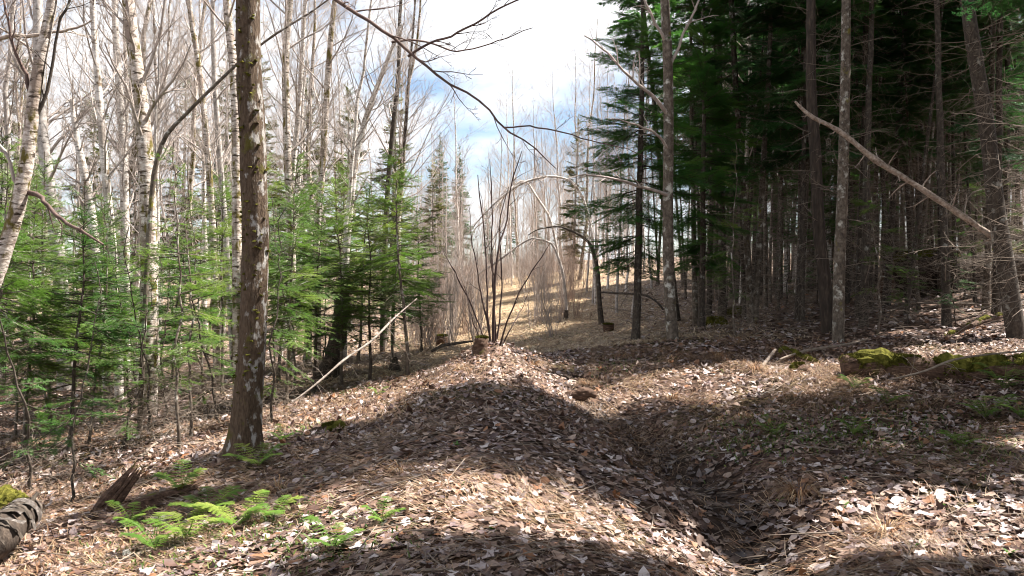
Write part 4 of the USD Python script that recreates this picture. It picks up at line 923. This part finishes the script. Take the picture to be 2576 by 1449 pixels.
add_log('stump', 'small grey cut stump on the sunny bank beyond the shrub', 'stump', [(1424, 792, 24, 14), (1424, 776, 24, 13), (1424, 762, 24, 12)], MAT['dark_bark'], 20)
add_log('stump', 'flat moss-topped stump below the broken snag', 'stump', [(1532, 800, 19, 30), (1531, 785, 19, 28), (1530, 772, 19, 28)], MAT['rotten_wood'], 22, moss=200, half=1.5, size=(0.012, 0.03))
add_log('charred_branch', 'black fallen branch lying in the sunny clearing left of the shrub', 'branch', [(1062, 792, 27, 8), (1100, 796, 26.5, 10), (1140, 788, 26, 9), (1165, 775, 26, 6)], MAT['black_wood'], 23)
add_log('fallen_branch', 'dark arched bough lying from the broken snag to the pale-barked hardwood foot', 'branch', [(1512, 735, 18.6, 7), (1560, 738, 17.8, 9), (1610, 740, 17, 9), (1650, 758, 16, 9), (1668, 778, 15.5, 8)], MAT['black_wood'], 24, thick=0.6, stubs=6)
add_log('fallen_branch', 'thin brown branch propped on the front of the mossy log', 'branch', [(2235, 955, 10.1, 6), (2320, 935, 10.0, 9), (2400, 905, 9.9, 10), (2500, 890, 9.9, 9), (2600, 882, 9.9, 7)], MAT['dead_twig'], 25, rough=0.25, thick=0.5, stubs=9)
add_log('fallen_branch', 'level grey pole on the ground deep in the right wood', 'branch', [(2180, 757, 18, 6), (2300, 762, 17.5, 7), (2450, 764, 17, 6), (2560, 760, 16.8, 4)], MAT['dead_twig'], 26, rough=0.2, thick=.6, stubs=8)
add_log('fallen_branch', 'short pale broken branch on the dark bank left of the broken root wedge', 'branch', [(1905, 940, 12.0, 6), (1930, 905, 12.3, 8), (1950, 880, 12.6, 6)], MAT['bare_wood'], 27, rough=0.2)
add_log('fallen_branch', 'bent stick lying behind the stump left of the shrub', 'branch', [(1085, 884, 14.6, 6), (1120, 868, 14.6, 8), (1160, 862, 14.6, 7), (1190, 858, 14.5, 4)], MAT['dark_bark'], 28, rough=0.1)
# birch log with curling bark at the lower left
A = np.array([list(P3(a, b, Y)) + [w / 2 / F * Y] for a, b, Y, w in [(-60, 1400, 5.5, 95), (0, 1350, 5.6, 92), (40, 1310, 5.8, 82), (70, 1285, 6.0, 66)]])
o = A[0, :3].copy(); o[2] = zat(o[0], o[1]); p = thing('birch_log', 'dark birch log with loose curling bark at the lower left corner', 'log', o)
(v, f), q = log_mesh(A[:, :3] - o, A[:, 3], seed=31, rough=0.12); mb = MB(); mb.add((v, f)); part(p, 'wood', mb, MAT['black_wood'])
rg = np.random.default_rng(32)
for k in range(15):
    i = int(rg.integers(2, 37)); c = q[i, :3]; r = q[i, 3]; t = unit(unit(q[i + 1, :3] - q[i, :3]) + rg.normal(0, 0.16, 3)); sd = unit(np.cross(t, [0, 0, 1.0])); upv = np.cross(sd, t)
    a0, a1 = rg.uniform(-2.4, -0.6), rg.uniform(0.4, 2.0); th = np.linspace(a0, a1, 16)
    rr = r * (1.03 + rg.uniform(0, .1) + (0.7 if rg.uniform() < 0.3 else 0.08) * np.clip((th - a1 + 0.9), 0, 1) ** 2 * rg.uniform(0.3, 1.3)) + 0.02 * r * rg.normal(size=16)
    wdt = rg.uniform(0.012, 0.05)
    ring = c + rr[:, None] * (np.cos(th)[:, None] * upv + np.sin(th)[:, None] * sd)
    vv = np.stack([ring - t * wdt / 2, ring + t * wdt / 2 + 0.006 * rg.normal(size=(16, 1)) * t], 1).reshape(-1, 3)
    ff = np.array([[2 * s, 2 * s + 1, 2 * s + 3] for s in range(15)] + [[2 * s, 2 * s + 3, 2 * s + 2] for s in range(15)])
    mb = MB(); mb.add((vv, ff)); part(p, 'bark_curl', mb, MAT['curl_bark'] if k % 3 == 0 else MAT['dark_bark'])
add_log('branch_stub', 'dark pointed branch stub rising beside the curling birch log', 'branch', [(62, 1300, 5.9, 16), (78, 1265, 5.95, 13), (95, 1240, 6.0, 10)], MAT['dark_bark'], 33, rough=0.2)

add_log('moss_mound', 'moss-edged hummock in the shade on the left slope of the mound', 'moss', [(770, 1098, 9.4, 6), (800, 1088, 9.4, 34), (840, 1080, 9.4, 38), (875, 1090, 9.4, 6)], MAT['soil_clod'], 34, moss=700, half=1.5, rough=0.5, size=(0.008, 0.02))
add_log('stump', 'low dark rotted stub in the ditch below the shrub', 'stump', [(1440, 1000, 11.4, 16), (1458, 990, 11.4, 36), (1478, 988, 11.4, 32), (1498, 1000, 11.4, 8)], MAT['rotten_wood'], 36, rough=0.6)
add_log('fallen_branch', 'crooked grey branch lying across the right bank below the lichen-grey trunk', 'branch', [(1960, 905, 12.4, 6), (2040, 880, 12.8, 7), (2120, 868, 13.2, 6), (2190, 850, 13.6, 4)], MAT['dead_twig'], 37, rough=0.3, stubs=9)
add_log('fallen_branch', 'mossy rotten limb slanting up the bank right of the mossy log', 'branch', [(2380, 850, 13.2, 12), (2440, 820, 13.8, 14), (2500, 800, 14.3, 12), (2560, 790, 14.8, 8)], MAT['rotten_wood'], 38, rough=0.3, moss=200, stubs=5)
# grass tussocks
rg = np.random.default_rng(404)
def tussock(name, label, px, py, n, L, mat, cols, w=0.003):
    o = ground(px, py); p = thing(name, label, 'grass', o)
    az = rg.uniform(0, 6.28, n); ln = L * rg.uniform(0.5, 1.1, n); up = rg.uniform(0.25, 1.3, n)
    s_ = np.linspace(0, 1, 5)
    d = np.column_stack([np.cos(az), np.sin(az), 0 * az]); c = d[:, None] * (0.05 + (ln * 0.75)[:, None, None] * s_[None, :, None] ** 1.1)
    c[:, :, 2] = ln[:, None] * (up[:, None] * s_ - (up[:, None] + 0.12) * 0.85 * s_ ** 2) + 0.02
    sd = np.column_stack([-np.sin(az), np.cos(az), 0 * az])[:, None] * (w * (1 - 0.8 * s_))[None, :, None]
    v = np.stack([c - sd, c + sd], 2).reshape(-1, 3)
    q = np.arange(4) * 2; f1 = np.concatenate([np.stack([q, q + 1, q + 3], 1), np.stack([q, q + 3, q + 2], 1)])
    mb = MB(); mb.add((v, (f1[None] + (np.arange(n) * 10)[:, None, None]).reshape(-1, 3))); mb.c.append(np.repeat(cols[rg.integers(0, len(cols), n)] * rg.uniform(.7, 1.2, (n, 1)), 10, 0))
    part(p, 'blades', mb, mat, smooth=False, kind='stuff')
RUST_ = np.array([[0.24, 0.12, 0.055], [0.34, 0.21, 0.11], [0.15, 0.08, 0.045], [0.42, 0.31, 0.19]])
for px, py, L, n, lab in [(1480, 975, 0.3, 160, 'rusty grass tussock in the ditch by the rotted stub'), (1900, 935, 0.36, 200, 'tawny tussock hanging on the dark bank'), (2010, 1255, 0.36, 260, 'straw tussock draped over the right hump beside the ditch'), (1800, 905, 0.34, 180, 'dry tussock on the bank below the hardwood'),
        (1340, 925, 0.28, 160, 'pale tussock on the sunny right flank of the mound'), (1160, 935, 0.24, 120, 'low tussock left of the stump by the shrub'), (2120, 965, 0.32, 160, 'rusty tussock left of the mossy log'), (700, 1240, 0.26, 120, 'dry grass tuft right of the ferns'), (1690, 1010, 0.3, 150, 'matted tussock at the inside of the ditch bend'), (2230, 1350, 0.28, 150, 'bleached tuft at the lower right'), (1010, 1190, 0.24, 110, 'flattened tuft on the shaded face of the mound'), (1560, 905, 0.3, 150, 'dry tuft on the old track beyond the ditch')]:
    tussock('grass_tussock', lab, px, py, n, L, MAT['straw'], RUST_)

# sticks on the ground
sticks = [((560, 1130), (690, 1095), 'forked stick at the foot of the thick maple'), ((470, 1200), (570, 1165), 'thin pale stick left of the thick maple foot'), ((880, 1200), (1010, 1150), 'straw-pale stick on the shaded mound'),
          ((0, 1100), (160, 1105), 'pale stick lying level at the left edge'), ((330, 1420), (560, 1335), 'long stick in the ferny lower left'), ((700, 1260), (860, 1180), 'slanted stick right of the ferns'),
          ((2140, 1010), (2240, 985), 'stick below the mossy log'), ((2400, 1000), (2330, 940), 'bone-pale stub leaning on the mossy log'), ((2200, 800), (2330, 760), 'pale stick in the gloom under the leaning pole'),
          ((1900, 1010), (1990, 960), 'stick on the grassy bank'), ((2420, 810), (2520, 770), 'lichen-pale stick near the big leaning trunk'), ((1500, 1060), (1540, 1085), 'short stick in the ditch'), ((600, 1210), (470, 1235), 'stick beside the brightest fern'),
          ((240, 1090), (330, 1000), 'bent twig in front of the left saplings'), ((350, 1160), (450, 1075), 'pale twig leaning on a left sapling')]
for k, (a, b, lab) in enumerate(sticks):
    g0, g1 = ground(*a), ground(*b)
    s = np.linspace(0, 1, 8)[:, None]; L = g0 * (1 - s) + g1 * s
    L[:, 2] = np.maximum(Z(L[:, 0], L[:, 1]), L[:, 2]) + 0.03; L[:, :] += rg.normal(0, 0.012, L.shape)
    R = np.linspace(0.011, 0.004, 8) * (1 + 0.3 * (k % 3))
    mb = MB(); mb.add(tubes((L - g0)[None], R[None], S=5)); a2 = grow((L - g0)[None], R[None], 3, 0.4, 0.35, (25, 50), 4, rg); mb.add(tubes(*a2, S=3))
    p = thing('stick', lab, 'stick', g0); part(p, 'wood', mb, MAT[['bare_wood', 'dead_twig', 'dead_twig'][k % 3]])

# ---------------------------------------------------------------- ferns and sprouts
def frond(rng, L, az, rise):
    K = 15; s = np.linspace(0, 1, K)
    r = L * s * (1.15 - 0.3 * rise + 0.1); z = L * (rise * s - (rise * 0.62) * s ** 2) + 0.02
    ax = np.column_stack([r, np.zeros(K), z])
    mb = MB(); mb.add(tubes(ax[None], np.linspace(0.003, 0.001, K)[None], S=3))
    tri = []
    for k in range(2, K):
        w = L * 0.26 * math.sin(math.pi * min(1, (s[k] * 0.92 + 0.10))) ** 0.8
        for sg in (1, -1):
            d = unit(np.array([0.45, sg, rng.normal(-0.05, 0.1)])); e = ax[k] + d * w; n = unit(np.array([1, -sg * 0.45, 0]))
            m = 5
            for j in range(m):   # toothed leaflets along each pinna
                c = ax[k] + d * w * (j + 0.5) / m; hw = 0.030 * L / 0.35 * (1 - 0.75 * j / m)
                b0, b1 = ax[k] + d * w * j / m, ax[k] + d * w * (j + 1) / m
                tri.append([b0, b1, c + n * hw + d * 0.006]); tri.append([b1, b0, c - n * hw + d * 0.006])
    tri = np.array(tri); mb.add((tri.reshape(-1, 3), np.arange(len(tri) * 3).reshape(-1, 3)))
    v, f = mb.arr()
    return rotz(v, az), f
ferns = [(455, 1245, 0.34, 7, 'bright yellow-green fern clump right of the low rotten log'), (525, 1300, 0.36, 7, 'largest fern clump in the lower left, below the bright one'), (600, 1335, 0.34, 6, 'dark-sided fern right of the largest clump'),
         (650, 1180, 0.36, 6, 'fern at the right foot of the thick maple'), (708, 1115, 0.26, 4, 'small fern tip above the stick by the maple'), (470, 1370, 0.30, 6, 'shaded low fern near the bottom left'), (330, 1330, 0.26, 5, 'thin fern left of the largest clump'), (690, 1310, 0.26, 5, 'flat fern right of the dark-sided one'),
         (390, 1400, 0.28, 5, 'fern lying lowest at the bottom left'), (960, 1330, 0.2, 5, 'little yellow-green fern alone on the leaves at centre left'), (840, 1390, 0.25, 5, 'mossy-green fern at the bottom left of centre'),
         (2525, 985, 0.45, 8, 'large shining fern before the mossy log at the right edge'), (2150, 985, 0.34, 6, 'dark fern hanging left below the mossy log'), (2230, 1020, 0.3, 5, 'fern at the middle of the mossy log'), (2480, 1060, 0.36, 7, 'low spreading fern right of centre under the mossy log'), (2570, 1060, 0.34, 6, 'half-cut fern at the right edge'),
         (2420, 1130, 0.25, 5, 'short fern on the right flat'), (950, 1000, 0.2, 4, 'tiny fern on the sunny slope near the fallen pole'), (1950, 1100, 0.25, 5, 'dark fern patch on the right bank foot'), (2150, 1100, 0.25, 5, 'second dark fern patch along the right bank')]
rg = np.random.default_rng(91)
for px, py, L, n, lab in ferns:
    o = ground(px, py); p = thing('fern', lab, 'fern', o)
    for k in range(n):
        v, f = frond(rg, L * rg.uniform(0.7, 1.1), 2 * math.pi * (k + rg.uniform(0, .6)) / n, rg.uniform(0.9, 1.7))
        part(p, 'frond', (v, f), MAT['fern'], smooth=False)
sprouts = [(1240, 1350, 'tiny green sprout on the sunny leaves at bottom centre'), (2130, 1215, 'grey-green leafy sprout on the right hump'), (2120, 1290, 'small sprout in the sunny strip at right'), (2540, 1410, 'green sprout at the bottom right corner'), (2380, 1285, 'sprout right of the sunny strip'),
           (1160, 1230, 'lone green leaf sprout left of centre'), (1310, 860, 'sprout beside the shrub'), (2300, 1390, 'bent green blade sprout at the lower right'), (1820, 940, 'sunlit sprout on the dark bank'), (1150, 1130, 'green seedling on the shaded mound'), (1960, 1270, 'tiny sprout in the ditch side')]
for px, py, lab in sprouts:
    o = ground(px, py); p = thing('sprout', lab, 'plant', o)
    for k in range(6):
        az = rg.uniform(0, 6.28); L = rg.uniform(0.05, 0.11)
        s = np.linspace(0, 1, 5); w = 0.012 * np.sin(math.pi * np.clip(s * 0.9 + 0.1, 0, 1))
        c = np.column_stack([L * 0.6 * s ** 1.5, 0 * s, L * s - 0.35 * L * s ** 2 - 0.005])
        v = np.stack([c + np.outer(w, [0, 1, 0.2]), c - np.outer(w, [0, 1, -0.2])], 1).reshape(-1, 3)
        f = np.array([[2 * i, 2 * i + 1, 2 * i + 3] for i in range(4)] + [[2 * i, 2 * i + 3, 2 * i + 2] for i in range(4)])
        part(p, 'blade', (rotz(v, az), f), MAT['sprout'])

# ---------------------------------------------------------------- leaf litter, straw, twigs
rng = np.random.default_rng(2024)
def leaf_shape(kind, rng, fine):
    if kind == 0:      # maple-like
        a = np.radians([-90, -62, -40, -15, 8, 32, 62, 78, 90, 102, 118, 148, 172, 195, 220, 242])
        r = np.array([0.30, 0.55, 0.62, 0.95, 0.50, 0.88, 0.50, 0.75, 1.1, 0.75, 0.50, 0.88, 0.50, 0.95, 0.62, 0.55]) * 0.5
    else:              # oval
        a = np.linspace(0, 2 * math.pi, 9)[:-1] - math.pi / 2; r = np.array([0.6, 0.42, 0.33, 0.40, 0.62, 0.40, 0.33, 0.42])
    a = a + rng.normal(0, 0.05, len(a)); r = r * rng.uniform(0.85, 1.12, len(a))
    xy = np.column_stack([np.cos(a) * r, np.sin(a) * r]); xy = np.vstack([[0, 0], xy])
    cx, cy = rng.normal(0, 0.6, 2); fold = rng.uniform(-0.5, 0.8)
    z = cx * xy[:, 0] ** 2 * 1.6 + cy * xy[:, 1] ** 2 * 1.6 + fold * np.abs(xy[:, 0]) * 0.5 + rng.normal(0, 0.03, len(xy))
    n = len(a)
    f = np.array([[0, 1 + i, 1 + (i + 1) % n] for i in range(n)])
    if not fine: return np.column_stack([xy, z]), f
    mid = xy[1:] * rng.uniform(0.5, 0.62, (n, 1)); xy = np.vstack([xy[:1], mid, xy[1:]])
    ph = rng.uniform(0, 6.28); curl = rng.uniform(0.1, 0.9)
    rr = np.hypot(xy[:, 0], xy[:, 1]); an = np.arctan2(xy[:, 1], xy[:, 0])
    z = 0.5 * cx * xy[:, 0] ** 2 + 0.5 * cy * xy[:, 1] ** 2 + curl * rr ** 2 * (0.5 + 0.6 * np.cos(2 * an + ph)) + 0.10 * rr * np.sin(5 * an + ph) + rng.normal(0, 0.012, len(xy))
    f = np.vstack([f, [[1 + i, 1 + n + i, 1 + n + (i + 1) % n] for i in range(n)], [[1 + i, 1 + n + (i + 1) % n, 1 + (i + 1) % n] for i in range(n)]])
    return np.column_stack([xy, z]), f
SHAPES = [leaf_shape(0, rng, False) for _ in range(9)] + [leaf_shape(1, rng, False) for _ in range(7)]
FINE = [leaf_shape(0, rng, True) for _ in range(12)] + [leaf_shape(1, rng, True) for _ in range(6)]
PAL = np.array([[0.18, 0.112, 0.080], [0.27, 0.185, 0.140], [0.105, 0.060, 0.045], [0.37, 0.30, 0.28], [0.49, 0.43, 0.41], [0.24, 0.115, 0.058], [0.32, 0.235, 0.185], [0.15, 0.105, 0.102], [0.35, 0.29, 0.28]])
PW = np.array([.19, .13, .21, .09, .06, .06, .10, .10, .06])
def scatter(n, ymin, ymax, half=0.66, power=1.0):
    u = rng.uniform(0, 1, n)
    y = (ymin ** (2 - power) + u * (ymax ** (2 - power) - ymin ** (2 - power))) ** (1 / (2 - power)) if power != 2 else ymin * (ymax / ymin) ** u
    return rng.uniform(-1, 1, n) * (half * y + 0.5), y
def normal_at(x, y, e=0.06):
    zx = (Z(x + e, y) - Z(x - e, y)) / (2 * e); zy = (Z(x, y + e) - Z(x, y - e)) / (2 * e)
    return unit(np.column_stack([-zx, -zy, np.ones(len(x))]))
def frames(n, az, tilt):
    """rotation matrices with z near n"""
    t = unit(n + rng.normal(0, 1, n.shape) * tilt[:, None])
    a = unit(np.cross(t, np.column_stack([np.cos(az), np.sin(az), 0 * az]))); b = np.cross(t, a)
    return np.stack([a, b, t], 2)
def litter(x, y, smin, smax, lift, shapes=SHAPES):
    z = Z(x, y); n = normal_at(x, y); N = len(x)
    Rm = frames(n, rng.uniform(0, 6.28, N), np.abs(rng.normal(0, 0.24, N)))
    s = rng.uniform(smin, smax, N) * (0.8 + 0.4 * rng.uniform(size=N)); c = PAL[rng.choice(len(PAL), N, p=PW / PW.sum())] * rng.uniform(0.75, 1.2, (N, 1))
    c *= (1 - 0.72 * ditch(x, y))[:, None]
    k = rng.integers(0, len(shapes), N); pos = np.column_stack([x, y, z]) + n * rng.uniform(0.004, lift, (N, 1))
    return pos, Rm, s, c, k
def build(pos, Rm, s, c, k, shapes=SHAPES):
    mb = MB()
    for q, (v, f) in enumerate(shapes):
        m = np.nonzero(k == q)[0]
        if not len(m): continue
        w = np.einsum('nij,vj->nvi', Rm[m], v) * s[m][:, None, None] + pos[m][:, None]
        ff = (f[None] + (np.arange(len(m)) * len(v))[:, None, None]).reshape(-1, 3)
        mb.add((w.reshape(-1, 3), ff)); mb.c.append(np.repeat(c[m], len(v), 0))
    return mb
x, y = scatter(44000, 3.9, 14.5, power=1.0)
dens = (1 - 0.85 * np.clip(clearing(x, y), 0, 1)) * (1 - 0.55 * ditch(x, y))
ok = rng.uniform(size=len(x)) < dens; x, y = x[ok], y[ok]
near = y < 8.0
far_xy = (x[~near], y[~near]); x, y = x[near], y[near]
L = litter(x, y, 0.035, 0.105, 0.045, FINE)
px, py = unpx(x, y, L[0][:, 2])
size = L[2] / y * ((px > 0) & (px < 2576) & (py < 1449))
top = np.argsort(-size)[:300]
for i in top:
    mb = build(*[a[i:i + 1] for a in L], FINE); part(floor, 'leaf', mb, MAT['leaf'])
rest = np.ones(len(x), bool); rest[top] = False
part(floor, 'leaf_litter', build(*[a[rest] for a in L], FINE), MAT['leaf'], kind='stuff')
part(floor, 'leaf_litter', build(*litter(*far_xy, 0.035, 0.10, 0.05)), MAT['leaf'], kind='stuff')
# beyond, smaller in the picture: fewer faces
FLAT = [(np.array([[0, -.5, 0], [.32, 0, .08], [0, .5, 0.02], [-.3, 0.05, .1]]), np.array([[0, 1, 2], [0, 2, 3]])), (np.array([[0, -.5, 0.05], [.4, 0.1, -.02], [0, .45, 0.1], [-.42, 0.0, .0]]), np.array([[0, 1, 3], [1, 2, 3]]))]
x, y = scatter(46000, 13.5, 46, power=1.35)
ok = rng.uniform(size=len(x)) < 1 - 0.93 * np.clip(clearing(x, y), 0, 1); x, y = x[ok], y[ok]
part(floor, 'leaf_litter', build(*litter(x, y, 0.07, 0.14, 0.04, FLAT), FLAT), MAT['leaf'], kind='stuff')

def blades(x, y, lmin, lmax, w, flat, col, flow=None, up=None):
    N = len(x); z = Z(x, y); n = normal_at(x, y)
    az = rng.uniform(0, 6.28, N) if flow is None else flow + rng.normal(0, 0.5, N)
    h = np.column_stack([np.cos(az), np.sin(az), np.zeros(N)]); h = unit(h - n * (h * n).sum(1, keepdims=True))
    r = rng.uniform(0, 1, (N, 1)) * flat
    d = unit(h + n * r); L = rng.uniform(lmin, lmax, (N, 1)); sd = unit(np.cross(d, n)) * (w * rng.uniform(0.6, 1.3, (N, 1)))
    p = np.column_stack([x, y, z]) + n * rng.uniform(0.0, 0.03, (N, 1))
    m = p + d * L * 0.5 + n * L * 0.10; e = p + d * L - n * L * r * 0.35
    v = np.stack([p - sd, p + sd, m - sd * .8, m + sd * .8, e], 1).reshape(-1, 3)
    f = (np.array([[0, 1, 3], [0, 3, 2], [2, 3, 4]])[None] + (np.arange(N) * 5)[:, None, None]).reshape(-1, 3)
    c = col[rng.integers(0, len(col), N)] * rng.uniform(0.7, 1.2, (N, 1))
    mb = MB(); mb.add((v, f)); mb.c.append(np.repeat(c, 5, 0)); return mb
STRAW = np.array([[0.52, 0.41, 0.27], [0.40, 0.29, 0.18], [0.60, 0.51, 0.37], [0.28, 0.18, 0.11]])
RUST = np.array([[0.20, 0.11, 0.062], [0.30, 0.20, 0.12], [0.13, 0.075, 0.048], [0.40, 0.30, 0.20]])
# dead grass over the clearing
x = rng.normal(0, 1, 60000); y = 14.8 + 40 * rng.uniform(0, 1, 60000) ** 1.7
x = 0.3 + 0.02 * (y - 15) + x * (2.0 + 0.05 * (y - 14))
g = put(part(None, 'dead_grass', blades(x, y, 0.10, 0.32, 0.007, 0.22, STRAW), MAT['straw'], smooth=False), 'flattened straw-coloured dead grass over the sunny clearing', 'grass', kind='stuff')
# rusty needles and grass in the foreground, matted in patches
x, y = scatter(90000, 3.9, 13.5, power=1.0)
p3 = np.column_stack([x, y, 0 * x]); pat = meshkit.fbm(p3 * 0.8 + 3, 3, 12)
ok = rng.uniform(size=len(x)) < np.clip((pat - 0.38) * 5, 0.12, 1); x, y, pat = x[ok], y[ok], pat[ok]
put(part(None, 'fallen_grass', blades(x, y, 0.08, 0.30, 0.0022, 0.25, RUST, flow=6.0 * meshkit.fbm(np.column_stack([x, y, 0 * x]) * 0.35 + 9, 2, 4)), MAT['straw'], smooth=False), 'matted rusty grass blades among the foreground leaves', 'grass', kind='stuff')
# grass hanging down the right bank
x, y = rng.uniform(1.2, 5.4, 14000), rng.uniform(9.0, 14.5, 14000)
ok = meshkit.fbm(np.column_stack([x, y, 0 * x]) * 1.6, 2, 77) > rng.uniform(0.50, 0.62, len(x)); x, y = x[ok], y[ok]
put(part(None, 'bank_grass', blades(x, y, 0.15, 0.42, 0.003, 0.35, RUST, flow=-2.2 + 0 * x), MAT['straw'], smooth=False), 'tawny dead grass combed down the right bank', 'grass', kind='stuff')
# twigs among the litter
x, y = scatter(2600, 4, 24, power=1.0)
az = rng.uniform(0, 6.28, len(x)); ln = rng.uniform(0.1, 0.55, len(x)); n = normal_at(x, y)
h = np.column_stack([np.cos(az), np.sin(az), 0 * az]); h = unit(h - n * (h * n).sum(1, keepdims=True) + n * rng.uniform(0, .15, (len(x), 1)))
p0 = np.column_stack([x, y, Z(x, y)]) + n * 0.03
Q = p0[:, None] + h[:, None] * ln[:, None, None] * np.linspace(0, 1, 4)[None, :, None] + np.cumsum(rng.normal(0, 0.006, (len(x), 4, 3)), 1)
mb = MB(); mb.add(tubes(Q, (rng.uniform(0.002, 0.006, len(x)))[:, None] * np.linspace(1, .5, 4)[None], S=4))
put(part(None, 'twig_litter', mb, MAT['dead_twig']), 'thin dead twigs strewn over the forest floor', 'twigs', kind='stuff')

# low green plants in patches
gx_, gy_ = [], []
for px, py, n, sp_ in [(2000, 1095, 500, .35), (2150, 1105, 500, .4), (2350, 1105, 350, .4), (1880, 1090, 250, .3), (2480, 1150, 350, .3), (1930, 1130, 250, .25), (520, 1385, 500, .4), (650, 1340, 350, .3), (430, 1340, 300, .3), (830, 1395, 250, .25), (760, 1090, 160, .25), (1550, 920, 200, .4), (1400, 850, 260, .7), (1300, 830, 260, .9), (900, 985, 160, .3), (2250, 1050, 250, .4)]:
    g = ground(px, py); gx_.append(g[0] + rng.normal(0, sp_, n)); gy_.append(g[1] + rng.normal(0, sp_ * 1.2, n))
x, y = np.concatenate(gx_), np.concatenate(gy_)
GREEN = np.array([[0.07, 0.13, 0.02], [0.11, 0.17, 0.03], [0.05, 0.10, 0.02], [0.15, 0.17, 0.035]])
put(part(None, 'ground_cover', blades(x, y, 0.03, 0.10, 0.006, 1.6, GREEN), MAT['straw'], smooth=False), 'low green plants and moss shoots between the fallen leaves', 'plants', kind='stuff')
